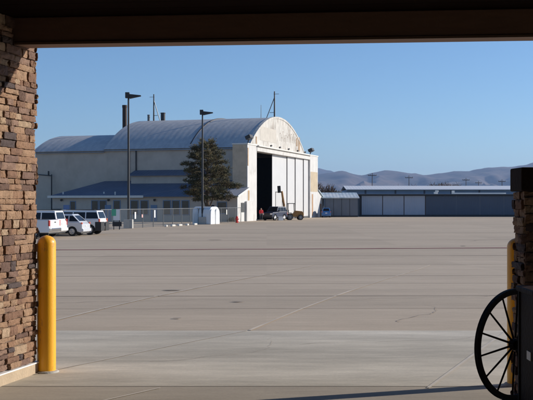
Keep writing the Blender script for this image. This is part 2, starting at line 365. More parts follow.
# ------------------------------------------------------------------ mountains
def ridge(name, dist, prof, depth, m, seed, amp):
    xs = []
    b = MB(); rows = []
    n = 520; x0, x1 = -700, 1300
    def H(px):
        for (a, ya), (c, yc) in zip(prof, prof[1:]):
            if a <= px <= c:
                t = (px - a) / (c - a); t = t * t * (3 - 2 * t); return (HZ - (ya + (yc - ya) * t)) / F * dist
        return (HZ - prof[-1][1]) / F * dist
    nd = 70
    for j in range(nd + 1):
        v = j / nd; row = []
        for i in range(n + 1):
            px = x0 + (x1 - x0) * i / n; X = (px - 266.5) / F * dist; h = H(px)
            Y = dist - depth * (1 - v)
            k = v ** 1.15
            g = abs(noise.fractal(Vector((X / 700.0 + seed, Y / 1500.0, seed)), 1.0, 2.0, 5))
            env = math.sin(math.pi * min(1, v * 1.02)) * 0.9
            z = h * k - g * amp * env + noise.fractal(Vector((X / 260.0, Y / 420.0, seed)), 1, 2, 5) * amp * 0.20 * env
            if j == nd: z = h + noise.fractal(Vector((X / 200.0, 0, seed)), 1, 2, 4) * amp * 0.05
            row.append(b.bm.verts.new((X * (1 - 0.0 * v), Y, z - 2 if j else -6)))
        rows.append(row)
    rows.append([b.bm.verts.new((v.co.x, dist + depth * 0.8, -6)) for v in rows[-1]])
    for r0, r1 in zip(rows, rows[1:]):
        for i in range(n): b.bm.faces.new((r0[i], r0[i + 1], r1[i + 1], r1[i]))
    o = b.build(name, m, smooth=True); tag(o, kind='structure')
prof1 = [(-700, 180), (-300, 176), (0, 172), (150, 176), (280, 170), (312, 175), (330, 172), (343, 171), (360, 174.8), (375, 171.7), (385, 170.6), (400, 171.3), (412, 173), (426, 174.8), (440, 173), (455, 171.2), (466, 170.8), (478, 169), (490, 167.2), (500, 166), (512, 166.5), (522, 164.5), (535, 162), (600, 158), (700, 166), (900, 172), (1300, 178)]
prof2 = [(-700, 185), (100, 180), (280, 166), (300, 165), (318, 168), (328, 170.5), (345, 176), (400, 180), (1300, 182)]
hill_m = mat('dry_brush_hills', (0.15, 0.11, 0.095), 0.95, 0.4, 0.012, col2=(0.055, 0.05, 0.05), thr=(0.42, 0.58), dscale=0.0022)
ridge('mountain_ridge', 9000, prof1, 3400, hill_m, 3.1, 210)
ridge('far_mountain_ridge', 12500, prof2, 2500, hill_m, 8.7, 160)

# ------------------------------------------------------------------ stone pillar at the left, pier at the right
def stone_face(b, M, width, z0, z1, rowh=(0.045, 0.092), sw=(0.07, 0.27), ends=0.018):
    """M maps (along, out, up) to local space"""
    z = z0
    while z < z1 - 0.02:
        h = min(random.uniform(*rowh), z1 - z)
        if z1 - z - h < 0.04: h = z1 - z
        x = -random.uniform(0, 0.02)
        while x < width:
            wd = random.uniform(*sw); 
            if x + wd > width - 0.06: wd = width - x + random.uniform(-0.012, ends)
            parts = [(0, h)] if random.random() < 0.68 or h < 0.085 else [(0, h * 0.48), (h * 0.48, h)]
            for (a, c) in parts:
                o = random.uniform(0.010, 0.048); g = 0.0035
                X0, X1, Z0, Z1 = x + g, x + wd - g, z + a + g, z + c - g
                nx = 6; nz_ = 3; J = 0.0055
                grid = []
                for k in range(nz_ + 1):
                    row = []
                    for i in range(nx + 1):
                        e = (i in (0, nx)) or (k in (0, nz_))
                        xx = X0 + (X1 - X0) * i / nx + random.uniform(-J, J) * 0.6; zz = Z0 + (Z1 - Z0) * k / nz_ + random.uniform(-J, J) * 0.6
                        oo = o - (0.005 if e else 0) + random.uniform(-J, J)
                        row.append(b.bm.verts.new(M @ Vector((xx, oo, zz))))
                    grid.append(row)
                for k in range(nz_):
                    for i in range(nx): b.bm.faces.new((grid[k][i], grid[k][i + 1], grid[k + 1][i + 1], grid[k + 1][i]))
                loop = grid[0] + [grid[k][nx] for k in range(1, nz_ + 1)] + [grid[nz_][i] for i in range(nx - 1, -1, -1)] + [grid[k][0] for k in range(nz_ - 1, 0, -1)]
                back = [b.bm.verts.new(M @ ((M.inverted() @ v.co) * 1.0).to_3d().copy()) for v in loop]
                for v, bk in zip(loop, back):
                    q = M.inverted() @ v.co; q.y = -0.03; bk.co = M @ q
                for i in range(len(loop)):
                    j = (i + 1) % len(loop); b.bm.faces.new((loop[i], back[i], back[j], loop[j]))
            x += wd
        z += h
def stone_block(t, wx, wy, z0, z1, name='stone_veneer', **k):
    """stone clad on four sides of local box 0..wx, 0..wy"""
    b = MB()
    T = Matrix.Translation
    stone_face(b, T((0, 0, 0)) @ Matrix(((1, 0, 0, 0), (0, -1, 0, 0), (0, 0, 1, 0), (0, 0, 0, 1))), wx, z0, z1, **k)
    stone_face(b, T((0, wy, 0)) @ Matrix(((1, 0, 0, 0), (0, 1, 0, 0), (0, 0, 1, 0), (0, 0, 0, 1))), wx, z0, z1, **k)
    stone_face(b, T((wx, 0, 0)) @ Matrix(((0, 1, 0, 0), (1, 0, 0, 0), (0, 0, 1, 0), (0, 0, 0, 1))), wy, z0, z1, **k)
    stone_face(b, T((0, 0, 0)) @ Matrix(((0, -1, 0, 0), (1, 0, 0, 0), (0, 0, 1, 0), (0, 0, 0, 1))), wy, z0, z1, **k)
    return b.build(name, stone, t)
# left pillar: its lit face runs from px -15 to px 37
ca = Vector((-2.19, 9.40, 0)); fd = Vector((0.24, 0.97, 0)).normalized()
PW = 1.5
org = ca - fd * PW
ang = math.atan2(fd.y, fd.x) - math.pi / 2       # local +y runs along the face
t = empty('stone_pillar', (0, 0, 0), 0, 'tall brown ledgestone pillar at the left holding the dark canopy beam', 'pillar')
wxp = 1.1
t.location = org - Vector((math.cos(ang), math.sin(ang), 0)) * wxp; t.rotation_euler.z = ang
stone_block(t, wxp, PW, 0.115, 3.26)
quick('core', mortar, t, (0.0, wxp, 0.0, PW, 0.115, 3.255))
quick('plinth', mat('plinth_concrete', (0.46, 0.36, 0.25), 0.9, 0.12, 6, bump=0.3), t, (-0.03, wxp + 0.045, -0.03, PW + 0.03, -0.02, 0.100), bevel=0.006)
quick('flashing', flash_m, t, (-0.04, wxp + 0.055, -0.04, PW + 0.04, 0.100, 0.112))
# right pier
t = empty('stone_pier', (2.018, 7.80, 0), 0, 'waist high stone pier with slab cap in shade at the right edge', 'pier')
stone_block(t, 1.6, 0.28, 0.0, 1.69, sw=(0.08, 0.26))  # unseen right part made wide enough to shade the wheel
quick('core', mortar, t, (0, 1.6, 0, 0.28, 0, 1.69))
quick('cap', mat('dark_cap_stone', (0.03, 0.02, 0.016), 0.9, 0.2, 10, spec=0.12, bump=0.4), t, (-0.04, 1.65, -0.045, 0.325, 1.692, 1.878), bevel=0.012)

# ------------------------------------------------------------------ canopy (beam, ceiling, post) and added walls that darken it
t = empty('entrance_canopy', (0, 0, 0), 0, 'dark brown timber canopy with long front beam across the top', 'canopy')
bd = math.atan2(8.55 - 8.97, 2.28 + 2.2)
b = MB(); M = Matrix.Translation((0, 8.76, 0)) @ Matrix.Rotation(bd, 4, 'Z')
b.box(-9, 9, 0.0, 0.24, 3.023, 3.262, M); b.build('beam', beam_m, t, bevel=0.006)
b = MB(); b.box(-9, 9, -0.012, 0.0, 3.017, 3.038, M); b.build('beam_trim', mat('beam_edge_trim', (0.16, 0.10, 0.065), 0.6, 0.1), t)
b = MB()
for i in range(52):
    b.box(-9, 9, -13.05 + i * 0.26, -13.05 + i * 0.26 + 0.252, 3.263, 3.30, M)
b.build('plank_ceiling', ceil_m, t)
b = MB(); b.box(-9.3, 9.3, -13.3, 0.6, 3.302, 3.62, M); b.build('roof_deck', beam_m, t, bevel=0.01)
b = MB(); b.box(1.2, 1.4, 0.04, 0.24, 1.878, 3.262); o = b.build('post', beam_m, t, bevel=0.006, loc=(2.018, 7.80, 0))
b = MB(); b.box(8.7, 8.95, 0, 0.23, 0.0, 3.02, M); b.build('post', beam_m, t, bevel=0.006)
b = MB(); b.box(-9, 9, -4.7, -4.4, 0, 3.26); tag(b.build('shade_wall', mat('shade_wall_dark', (0.05, 0.035, 0.028), 0.9, 0.1)), 'added unseen dark wall behind the viewer that darkens the canopy', 'wall')  # added out of view to keep the space under the canopy dark

b = MB(); b.box(8.98, 9.2, -4.4, 4.5, 0, 3.26); tag(b.build('side_wall', MATS['shade_wall_dark']), 'added unseen dark wall blocking light on the viewer right', 'wall')  # added out of view to cut light coming in from the right
b = MB(); b.box(-9.2, -8.98, -4.4, 7.5, 0, 3.26); tag(b.build('side_wall', MATS['shade_wall_dark']), 'added unseen dark wall blocking light on the viewer left', 'wall')  # added out of view to cut sky light from the left
# ------------------------------------------------------------------ bollards
def bollard(loc, label):
    t = empty('bollard', loc, random.uniform(0, 1), label, 'bollard', 'yellow bollards beside the stone piers')
    b = MB(); r = 0.0875
    b.lathe([(r, 0.0), (r, 1.215)] + [(r * math.cos(a), 1.215 + 0.075 * math.sin(a)) for a in [R(x) for x in (12, 25, 40, 55, 70, 82)]] + [(0.004, 1.292)], 40)
    b.build('post', yellow, t, smooth=True)
    b = MB(); b.lathe([(r + 0.03, 0.0), (r + 0.022, 0.014), (r + 0.004, 0.018)], 32); b.build('grout_collar', conc, t, smooth=True)
    return t
p = gpt(46.5, 372.2); bollard((p.x, p.y, 0.004), 'sunlit yellow bollard standing clear beside the tall left stone pillar')
bollard((2.202, 8.78, 0.004), 'yellow bollard mostly hidden behind the dark right pier and wagon wheel')

# ------------------------------------------------------------------ wagon wheel and barrel
t = empty('wagon_wheel', (1.852, 7.45, 0.0), 0, 'black iron wagon wheel with thin spokes leaning by the dark wooden bin', 'wheel')
phi = math.atan2(0.57, 0.82)
wm = MB(); Rw = 0.417; n = 64; sec = [(-0.030, -0.024), (0.0, -0.026), (0.0, 0.026), (-0.030, 0.024)]
cz = 0.546
def wp(r, a, o): return Vector((math.cos(phi) * r * math.cos(a) + math.sin(phi) * o, math.sin(phi) * r * math.cos(a) - math.cos(phi) * o, cz + r * math.sin(a)))
def ring(mb, r_out, r_in, hw, n=72):
    rr = [[mb.bm.verts.new(wp(r, 2 * math.pi * i / n, o)) for r, o in ((r_out, -hw), (r_out, hw), (r_in, hw), (r_in, -hw))] for i in range(n)]
    for i in range(n):
        a, c = rr[i], rr[(i + 1) % n]
        for k in range(4): mb.bm.faces.new((a[k], a[(k + 1) % 4], c[(k + 1) % 4], c[k]))
ring(wm, Rw, Rw - 0.012, 0.016); wm.build('tyre', iron_dk, t, smooth=True)
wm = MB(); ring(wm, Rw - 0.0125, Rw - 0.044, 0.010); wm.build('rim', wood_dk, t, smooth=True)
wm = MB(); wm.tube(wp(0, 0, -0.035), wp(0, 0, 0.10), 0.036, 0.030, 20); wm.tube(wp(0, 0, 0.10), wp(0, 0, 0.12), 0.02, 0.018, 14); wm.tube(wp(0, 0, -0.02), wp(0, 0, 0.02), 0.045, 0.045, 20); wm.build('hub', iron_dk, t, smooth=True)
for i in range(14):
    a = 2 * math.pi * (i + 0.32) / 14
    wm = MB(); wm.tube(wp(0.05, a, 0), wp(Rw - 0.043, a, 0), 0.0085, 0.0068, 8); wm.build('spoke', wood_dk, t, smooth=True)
b = MB(); b.box(-0.16, 0.16, -0.09, 0.09, 0.004, 0.128, Matrix.Rotation(phi, 4, 'Z')); b.build('timber_stand', wood_dk, t, bevel=0.006)
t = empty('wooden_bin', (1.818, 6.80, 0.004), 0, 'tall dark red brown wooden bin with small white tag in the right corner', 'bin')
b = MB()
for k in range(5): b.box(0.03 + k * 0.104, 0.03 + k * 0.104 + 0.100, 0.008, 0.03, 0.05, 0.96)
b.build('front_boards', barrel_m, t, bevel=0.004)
quick('left_side', barrel_m, t, (0.01, 0.028, 0.035, 0.42, 0.05, 0.96), bevel=0.004)
quick('right_side', barrel_m, t, (0.552, 0.57, 0.035, 0.42, 0.05, 0.96), bevel=0.004)
quick('back_side', barrel_m, t, (0.03, 0.55, 0.40, 0.42, 0.05, 0.96), bevel=0.004)
quick('lid', barrel_m, t, (-0.012, 0.592, -0.02, 0.45, 0.962, 1.0), bevel=0.008)
for x in (0.0, 0.53):
    for y in (-0.006, 0.40): quick('corner_post', wood_dk, t, (x, x + 0.05, y, y + 0.035, 0, 0.96), bevel=0.004)
quick('cross_rail', wood_dk, t, (0.05, 0.53, -0.008, 0.007, 0.80, 0.86), bevel=0.003); quick('cross_rail', wood_dk, t, (0.05, 0.53, -0.008, 0.007, 0.12, 0.18), bevel=0.003)
quick('tag', flash_m, t, (0.003, 0.009, 0.10, 0.20, 0.505, 0.565)); quick('latch', chrome, t, (0.27, 0.31, -0.014, -0.009, 0.80, 0.86))

# ------------------------------------------------------------------ main hangar (local x along the front, local y to the back)
UANG = math.atan2(0.956, 0.294)
A = at(247.5, 7.5)
def V(t_, l_, z_=0.0): return A + Vector((math.cos(UANG) * t_ - math.sin(UANG) * l_, math.sin(UANG) * t_ + math.cos(UANG) * l_, z_))
def arch_pts(x0, x1, zs, zp, n=36):
    h = (x1 - x0) / 2; s = zp - zs; Rr = (h * h + s * s) / (2 * s); cx = (x0 + x1) / 2; cz_ = zp - Rr; a = math.asin(h / Rr)
    return [(cx + Rr * math.sin(-a + 2 * a * i / n), cz_ + Rr * math.cos(-a + 2 * a * i / n)) for i in range(n + 1)]
def barrel_shell(b, x0, x1, zs, zp, y0, y1, th=0.25, n=48, ny=12):
    o = arch_pts(x0, x1, zs, zp, n); i_ = [(x, z - th) for x, z in o]
    for prof in (o, i_):
        rows = [[b.bm.verts.new((x, y0 + (y1 - y0) * k / ny, z)) for x, z in prof] for k in range(ny + 1)]
        for r0, r1 in zip(rows, rows[1:]):
            for i in range(len(prof) - 1): b.bm.faces.new((r0[i], r0[i + 1], r1[i + 1], r1[i]))
    for y in (y0, y1):
        for i in range(n): b.face([(o[i][0], y, o[i][1]), (o[i + 1][0], y, o[i + 1][1]), (i_[i + 1][0], y, i_[i + 1][1]), (i_[i][0], y, i_[i][1])])
hg = empty('aircraft_hangar', A, UANG, 'big old hangar with white sliding doors under a flaking arched gable', 'hangar')
X0, X1, ZS, ZP, YB = 4.5, 34.6, 10.25, 15.35, 22.9
def part(name, m, boxes, parent=hg, bevel=0.0): return quick(name, m, parent, *boxes, bevel=bevel)
part('side_wall', tan_wall, [(X0, X0 + 0.3, 1.65, YB, 0, ZS - 0.02)])
part('side_wall', tan_wall, [(X1 - 0.3, X1, 1.65, YB, 0, ZS - 0.02)])
part('back_wall', tan_wall, [(X0 + 0.3, X1 - 0.3, YB - 0.3, YB - 0.003, 0, ZS)])
b = MB(); ap = arch_pts(X0 + 0.05, X1 - 0.05, ZS - 0.1, ZP - 0.08); b.prism(ap, 1.25, 1.60, 'y'); b.build('gable_wall', arch_paint, hg)
b = MB(); b.prism(arch_pts(X0 + 0.3, X1 - 0.3, ZS + 0.001, ZP - 0.3), YB - 0.3, YB - 0.05, 'y'); b.build('back_gable', tan_wall, hg)
# arch rim: band standing proud of the gable
def arch_band(name, y0, y1, m, dz=0.14, x0=X0, x1=X1, zs=ZS, zp=ZP, parent=hg, wdt=0.3):
    b = MB(); o = arch_pts(x0, x1, zs + dz, zp + dz, 48); i_ = [(x, z - wdt) for x, z in o]
    for i in range(48):
        q = [(o[i], o[i + 1], i_[i + 1], i_[i])]
        for y in (y0, y1): b.face([(p_[0], y, p_[1]) for p_ in q[0]])
        b.face([(o[i][0], y0, o[i][1]), (o[i + 1][0], y0, o[i + 1][1]), (o[i + 1][0], y1, o[i + 1][1]), (o[i][0], y1, o[i][1])])
        b.face([(i_[i][0], y0, i_[i][1]), (i_[i + 1][0], y0, i_[i + 1][1]), (i_[i + 1][0], y1, i_[i + 1][1]), (i_[i][0], y1, i_[i][1])])
    return b.build(name, m, parent)
arch_band('arch_rim', 1.18, 1.63, arch_paint, 0.12)
arch_band('roof_seam', 10.0, 10.22, mat('seam_dark', (0.09, 0.09, 0.10), 0.7, 0.1), 0.13, wdt=0.12)
b = MB(); barrel_shell(b, X0 - 0.35, X1 + 0.35, ZS - 0.12, ZP, 1.64, YB + 0.25); roofo = b.build('roof', roof_metal, hg, smooth=True)
# patches of bare board and ghost marks on the gable
pat = mat('bare_board', (0.36, 0.25, 0.16), 0.9, 0.25, 3)
for k, (x, z, w_, h_) in enumerate(((30.2, 10.9, 1.0, 2.2), (29.0, 11.6, 0.7, 1.3), (7.5, 10.8, 0.5, 1.0))):
    part('board_patch', pat, [(x, x + w_, 1.215, 1.249, z, z + h_)])
rnd = random.Random(4); ghost = mat('ghost_mark_paint', (0.33, 0.29, 0.25), 0.9, 0.3, 3)
for k in range(12):
    x = 19.6 + k * 0.78; z = 11.9 + rnd.uniform(-0.1, 0.1); w_ = rnd.uniform(0.12, 0.2); h_ = rnd.uniform(0.9, 1.5)
    b = MB(); b.prism([(x, z), (x + w_, z), (x + w_, z + h_ * 0.45), (x + 0.5, z + h_ * 0.45), (x + 0.5, z + h_ * 0.6), (x + w_, z + h_ * 0.6), (x + w_, z + h_), (x, z + h_)] if k % 2 else [(x, z), (x + w_, z), (x + w_, z + h_), (x + 0.45, z + h_), (x + 0.45, z + h_ + 0.12), (x, z + h_ + 0.12)], 1.238, 1.2485, 'y'); b.build('ghost_mark', ghost, hg)
part('pale_sign_field', mat('pale_sign_field', (0.52, 0.485, 0.43), 0.8, 0.12, 1.2), [(9.5, 17.6, 1.225, 1.2485, 11.4, 13.4)])
# towers
def tower(x0, x1, lab):
    tw = part('door_tower', white_wall, [(x0, x1, 0.0, 2.1, 0, 10.25)], bevel=0.02)
    part('tower_cap', fascia_m, [(x0 - 0.08, x1 + 0.08, -0.08, 2.18, 10.253, 10.42)], parent=tw)
    return tw
tw1 = tower(0, 4.1, 'l'); tw2 = tower(33.1, 38.3, 'r')
part('tan_side_cladding', tower_tan, [(-0.03, -0.002, 0.12, 2.1, 4.2, 10.2)], parent=tw1)
part('corner_board', ply, [(0.02, 0.35, -0.03, -0.003, 7.4, 9.8)], parent=tw1)
part('board_patch', ply, [(0.2, 0.8, -0.03, -0.003, 2.75, 4.1)], parent=tw1)
part('stain_panel', mat('tan_stain_panel', (0.50, 0.41, 0.29), 0.85, 0.2, 1), [(33.4, 38.0, -0.025, -0.003, 4.3, 7.6)], parent=tw2)
part('rust_panel', mat('rust_stain_panel', (0.42, 0.26, 0.15), 0.85, 0.25, 1), [(34.2, 35.0, -0.025, -0.003, 0.3, 3.9)], parent=tw2)
part('header', white_wall, [(4.1, 33.1, -0.05, 1.24, 9.55, 10.2)], bevel=0.02)
part('header_ledge', fascia_m, [(4.1, 33.1, -0.35, 1.17, 10.203, 10.36)])
# shade inside painted on: near-black floor and added lining
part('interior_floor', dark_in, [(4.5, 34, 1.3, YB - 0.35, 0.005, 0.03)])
part('shade_lining', dark_in, [(X0 + 0.305, X0 + 0.36, 2.2, YB - 0.4, 0.04, ZS - 0.2), (X1 - 0.36, X1 - 0.305, 2.2, YB - 0.4, 0.04, ZS - 0.2), (X0 + 0.4, X1 - 0.4, YB - 0.42, YB - 0.34, 0.04, ZS)])
# door leaves
def ft(px, y):
    kk = (px - 266.5) / F; P0 = V(0, y); return (kk * P0.y - P0.x) / (math.cos(UANG) - kk * math.sin(UANG))
leaf = []
for px0, px1, y in ((272.2, 288.0, 0.66), (287.4, 296.0, 0.54), (295.6, 304.0, 0.42), (303.8, 311.5, 0.30)):
    leaf.append((ft(px0, y), min(33.05, ft(px1, y)), y))
for i, (a, c, y) in enumerate(leaf):
    d = part('door_leaf', door_white, [(a, c, y, y + 0.11, 0.04, 9.54)])
    part('bottom_rail', galv, [(a + 0.02, c - 0.02, y - 0.03, y - 0.003, 0.04, 0.30)], parent=d)
    part('edge_shade', black_m, [(a - 0.03, a - 0.003, y + 0.01, y + 0.10, 0.04, 9.54)], parent=d)  # black strip painting the unlit edge of the leaf
    if i == 0:
        xa_, xb_ = ft(275.6, y), ft(281.8, y)
        part('wicket_door', mat('wicket_white', (0.54, 0.54, 0.54), 0.5, 0.05), [(xa_, xb_, y - 0.02, y - 0.004, 0.4, 4.0)], parent=d)
        part('wicket_frame', trim_blk, [(xa_ - 0.1, xa_, y - 0.045, y - 0.003, 0.4, 4.0), (xb_, xb_ + 0.1, y - 0.045, y - 0.003, 0.4, 4.0), (xa_ - 0.1, xb_ + 0.1, y - 0.045, y - 0.003, 4.001, 4.1)], parent=d)
part('side_kiosk', white_wall, [(ft(247.0, -0.3), ft(256.2, -0.3), -0.3, -0.05, 0, 2.65)], bevel=0.02)
# low white box and louvre in front of left tower
# small lamps on the header ledge and floodlights on the towers
def flood(x, y, z, sc_=1.0, ry=0):
    f = empty('floodlight', V(x, y, z), UANG, None, None)
    b = MB(); b.box(-0.55 * sc_, 0.55 * sc_, -0.75 * sc_, -0.15 * sc_, 0.35 * sc_, 0.75 * sc_, Matrix.Rotation(R(-25), 4, 'X').to_4x4()); b.build('housing', black_m, f, bevel=0.03)
    b = MB(); b.tube((0, 0, 0), (0, -0.15 * sc_, 0.6 * sc_), 0.06 * sc_); b.build('bracket', black_m, f)
    return f
tag(flood(1.6, 0.5, 10.42, 1.25), 'black floodlight on the near left door tower', 'floodlight', 'floodlights on the big hangar front')
tag(flood(36.0, 0.8, 10.42, 1.25), 'black floodlight on top of the far right door tower', 'floodlight', 'floodlights on the big hangar front')
ords = ['first', 'second', 'third', 'fourth', 'fifth']
for i, x in enumerate((11.0, 15.5, 20.3, 25.5, 30.0)):
    tag(flood(x, 0.1, 10.362, 0.42), '%s small dark lamp from the left on the ledge above the white doors' % ords[i], 'lamp', 'small lamps along the header ledge')
# right lean-to
rl = part('lean_to', white_wall, [(38.42, 42.2, 0.02, 9, 0, 3.2)])
b = MB(); b.prism([(38.42, 3.203), (42.2, 3.203), (38.42, 4.5)], 0.02, 9, 'y'); b.build('lean_to_gable', white_wall, hg)
b = MB(); b.prism([(38.32, 4.56), (42.55, 3.12), (42.55, 3.24), (38.32, 4.72)], -0.2, 9.2, 'y'); b.build('lean_to_roof', pale_roof, hg)
part('door', mat('brown_door', (0.22, 0.12, 0.07), 0.7, 0.1), [(39.8, 40.8, -0.02, 0.015, 0, 2.3)], parent=rl)
# downpipes on the side wall
for L_ in (18.2, 19.3, 3.3):
    b = MB(); b.tube((X0 - 0.12, L_, 5.2), (X0 - 0.12, L_, 9.9), 0.09); b.build('downpipe', black_m, hg)

# upper storey lean-to on the side
b = MB(); b.box(2.5, X0 - 0.003, 5.5, 18.1, 4.9, 6.35); us = b.build('upper_room', tan_wall, hg)
b = MB(); b.prism([(2.1, 6.22), (X0 - 0.003, 6.95), (X0 - 0.003, 7.1), (2.1, 6.37)], 5.2, 18.4, 'y'); b.build('upper_roof', blue_roof, us)

# ------------------------------------------------------------------ rear lower hangar
rh = empty('rear_hangar', V(0, YB, 0), UANG, 'lower grey barrel roofed hangar joined behind the big one at the left', 'hangar')
W2 = 21.6; YL = 11.6
quick('wall', tan_wall, rh, (X0 + 0.05, X0 + 0.35, 0.005, YL, 0, 9.98))
quick('wall', tan_wall, rh, (X0 + W2 - 0.3, X0 + W2, 0.005, YL, 0, 9.98))
b = MB(); b.box(X0 + 0.35, X0 + W2 - 0.3, YL - 0.3, YL - 0.003, 0, 9.97); b.build('end_wall', tan_wall, rh)
b = MB(); b.prism(arch_pts(X0 + 0.3, X0 + W2 - 0.3, 9.98, 12.7), YL - 0.3, YL - 0.05, 'y'); b.build('end_gable', tan_wall, rh)
b = MB(); barrel_shell(b, X0 - 0.3, X0 + W2 + 0.3, 9.95, 12.95, 0.27, YL + 0.3, n=32); b.build('roof', roof_metal, rh, smooth=True)
b = MB(); Lx = 8.6
b.tube((X0 - 0.5, Lx, 0), (X0 - 0.5, Lx, 6.6), 0.09); b.build('standpipe', black_m, rh)
b = MB(); b.tube((X0 - 0.5, Lx, 6.4), (X0 - 0.5, Lx + 4.0, 6.75), 0.07); b.tube((X0 - 0.5, Lx + 0.5, 6.4), (X0 - 0.5, Lx + 0.5, 7.1), 0.12); b.build('pipe_arm', black_m, rh)

# ------------------------------------------------------------------ office annex along the hangar's side
oa = empty('office_annex', V(0, 0, 0), UANG, 'low tan office building with blue roof in front of the big hangar side', 'building')
AX = -4.15; AL = 26.8
b = MB(); b.box(AX, X0 - 0.4, 0.1, AL, 0, 3.25); b.build('wall', office_wall, oa)
b = MB(); b.prism([(AX, 0.0), (-0.04, 0.0), (-0.04, 4.22), (AX, 3.28)], 0.0, 0.095, 'y'); b.build('end_wall', white_wall, oa)
# roof: shed roof with a hip at the far end; front 8 m faded grey
def shed(y0, y1, hip, m, name='roof', xt=4.14):
    b = MB(); xe = AX - 0.55; ze = 3.22; zt = 3.22 + (xt - xe) * 0.252; th = 0.12
    lo = [(xe, y0, ze), (xe, y1 + hip * 0.0, ze), (xt, y1 - hip, zt), (xt, y0, zt)]
    vs = [b.bm.verts.new(v) for v in lo] + [b.bm.verts.new((v[0], v[1], v[2] + th)) for v in lo]
    for f in ((0, 1, 2, 3), (4, 5, 6, 7), (0, 1, 5, 4), (1, 2, 6, 5), (2, 3, 7, 6), (3, 0, 4, 7)): b.bm.faces.new([vs[i] for i in f])
    if hip:
        b.face([(xe, y1, ze + th), (xt, y1, ze + th), (xt, y1 - hip, zt + th)])
    return b.build(name, m, oa)
shed(-0.25, 2.15, 0, grey_roof, xt=-0.04); shed(2.152, 3.0, 0, grey_roof); shed(3.005, AL + 0.4, 4.2, blue_roof)
quick('fascia', fascia_m, oa, (AX - 0.62, AX - 0.555, 13.0, AL + 0.45, 3.12, 3.42))
quick('rake_trim', fascia_m, oa, (AX - 0.62, AX - 0.555, -0.28, 2.9, 3.16, 3.36))
b = MB(); b.hexa([Vector(p_) for p_ in ((AX - 0.6, -0.32, 3.18), (0.0, -0.32, 4.29), (AX - 0.6, -0.255, 3.18), (0.0, -0.255, 4.29), (AX - 0.6, -0.32, 3.40), (0.0, -0.32, 4.51), (AX - 0.6, -0.255, 3.40), (0.0, -0.255, 4.51))]); b.build('rake_board', fascia_m, oa)
annex_glass = mat('brown_curtained_glass', (0.075, 0.06, 0.05), 0.15, 0.3, 1.2, spec=0.4)
def annex_L(px):
    k = (px - 266.5) / F; Cx = V(AX, 0)
    return (k * Cx.y - Cx.x) / (-math.sin(UANG) - k * math.cos(UANG))
for px, wd, z0, z1 in ((73, 0.7, 1.1, 2.6), (95, 0.9, 1.0, 2.7), (103, 0.9, 1.0, 2.7), (117, 0.9, 1.0, 2.7), (134.5, 1.0, 0.9, 2.7), (144.5, 1.0, 0.9, 2.7), (167, 0.95, 0.9, 2.7), (176, 0.95, 0.9, 2.7), (185.5, 0.95, 0.9, 2.7), (222, 1.2, 1.1, 2.5)):
    L_ = annex_L(px); h = wd / 2
    f = quick('window', win_frame, oa, (AX - 0.06, AX - 0.003, L_ - h - 0.09, L_ - h, z0 - 0.09, z1 + 0.09), (AX - 0.06, AX - 0.003, L_ + h, L_ + h + 0.09, z0 - 0.09, z1 + 0.09), (AX - 0.06, AX - 0.003, L_ - h, L_ + h, z1, z1 + 0.09), (AX - 0.06, AX - 0.003, L_ - h, L_ + h, z0 - 0.09, z0))
    quick('pane', annex_glass, f, (AX - 0.03, AX - 0.004, L_ - h, L_ + h, z0, z1))
for px, m in ((66.5, car_bright), (108, win_frame), (154, win_frame), (211, trim_blk)):
    L_ = annex_L(px); d = quick('door', m, oa, (AX - 0.05, AX - 0.003, L_ - 0.45, L_ + 0.45, 0, 2.15))
    quick('handle', galv, d, (AX - 0.09, AX - 0.051, L_ - 0.36, L_ - 0.32, 0.95, 1.1))
b = MB()
for i in range(7): b.box(-2.75, -1.45, -0.05, -0.01, 1.25 + i * 0.17, 1.25 + i * 0.17 + 0.09)
lv = b.build('louvre_vent', galv, oa); quick('louvre_shade', dark_in, lv, (-2.8, -1.4, -0.012, -0.002, 1.2, 2.45))  # flat dark panel stands in for the shade behind the slats
for px in (62, 109, 155, 229):
    L_ = annex_L(px); b = MB(); b.tube((AX - 0.02, L_, 2.85), (AX - 0.25, L_, 2.8), 0.12, 0.16); b.build('wall_lamp', black_m, oa)
for px, x in ((61, AX + 0.6), (101, AX + 0.9), (114.5, AX + 0.2)):
    L_ = annex_L(px); b = MB(); b.tube((x, L_, 3.5), (x, L_, 3.95), 0.09); b.build('vent_pipe', fascia_m, oa)
part('utility_cabinet', trim_blk, [(AX - 0.5, AX - 0.07, annex_L(58) - 0.6, annex_L(58) + 0.6, 0, 1.6)], parent=oa)

# ------------------------------------------------------------------ rooftop items
def mast(t_, l_, zbase, h, strut, label, thin=False):
    m_ = empty('roof_mast', V(t_, l_, zbase), UANG, label, 'mast')
    b = MB(); b.tube((0, 0, 0), (0, 0, h), 0.13 if not thin else 0.05, 0.09 if not thin else 0.03, 8); b.build('mast_pole', black_m if not thin else galv, m_)
    if strut:
        b = MB(); b.tube(strut[0], (0, 0, h * 0.78), 0.06, 0.06, 6); b.tube((strut[0][0] * 0.6, strut[0][1] * 0.6, h * 0.22), (0, 0, h * 0.22), 0.04); b.build('strut', galv, m_)
        b = MB(); b.tube((0, -0.7 if strut[0][1] > 0 else 0.7, h * 0.9), (0, strut[0][1] * 0.1, h * 0.9), 0.03); b.build('crossbar', galv, m_)
    return m_
def roofz(t_):
    h = (X1 - X0) / 2; s = ZP - ZS; Rr = (h * h + s * s) / (2 * s); return ZP - Rr + math.sqrt(Rr * Rr - (t_ - (X0 + X1) / 2) ** 2)
def ridge_L(px, t_):
    k = (px - 266.5) / F; P0 = V(t_, 0); return (k * P0.y - P0.x) / (-math.sin(UANG) - k * math.cos(UANG))
mast(18.5, ridge_L(274.5, 18.5), roofz(18.5) - 0.1, 4.1, [(0, 1.3, 0)], 'tall dark mast with strut above the arched gable peak')
mast(18.5, ridge_L(261, 18.5), roofz(18.5) - 0.1, 2.1, None, 'thin short antenna left of the gable peak mast', True)
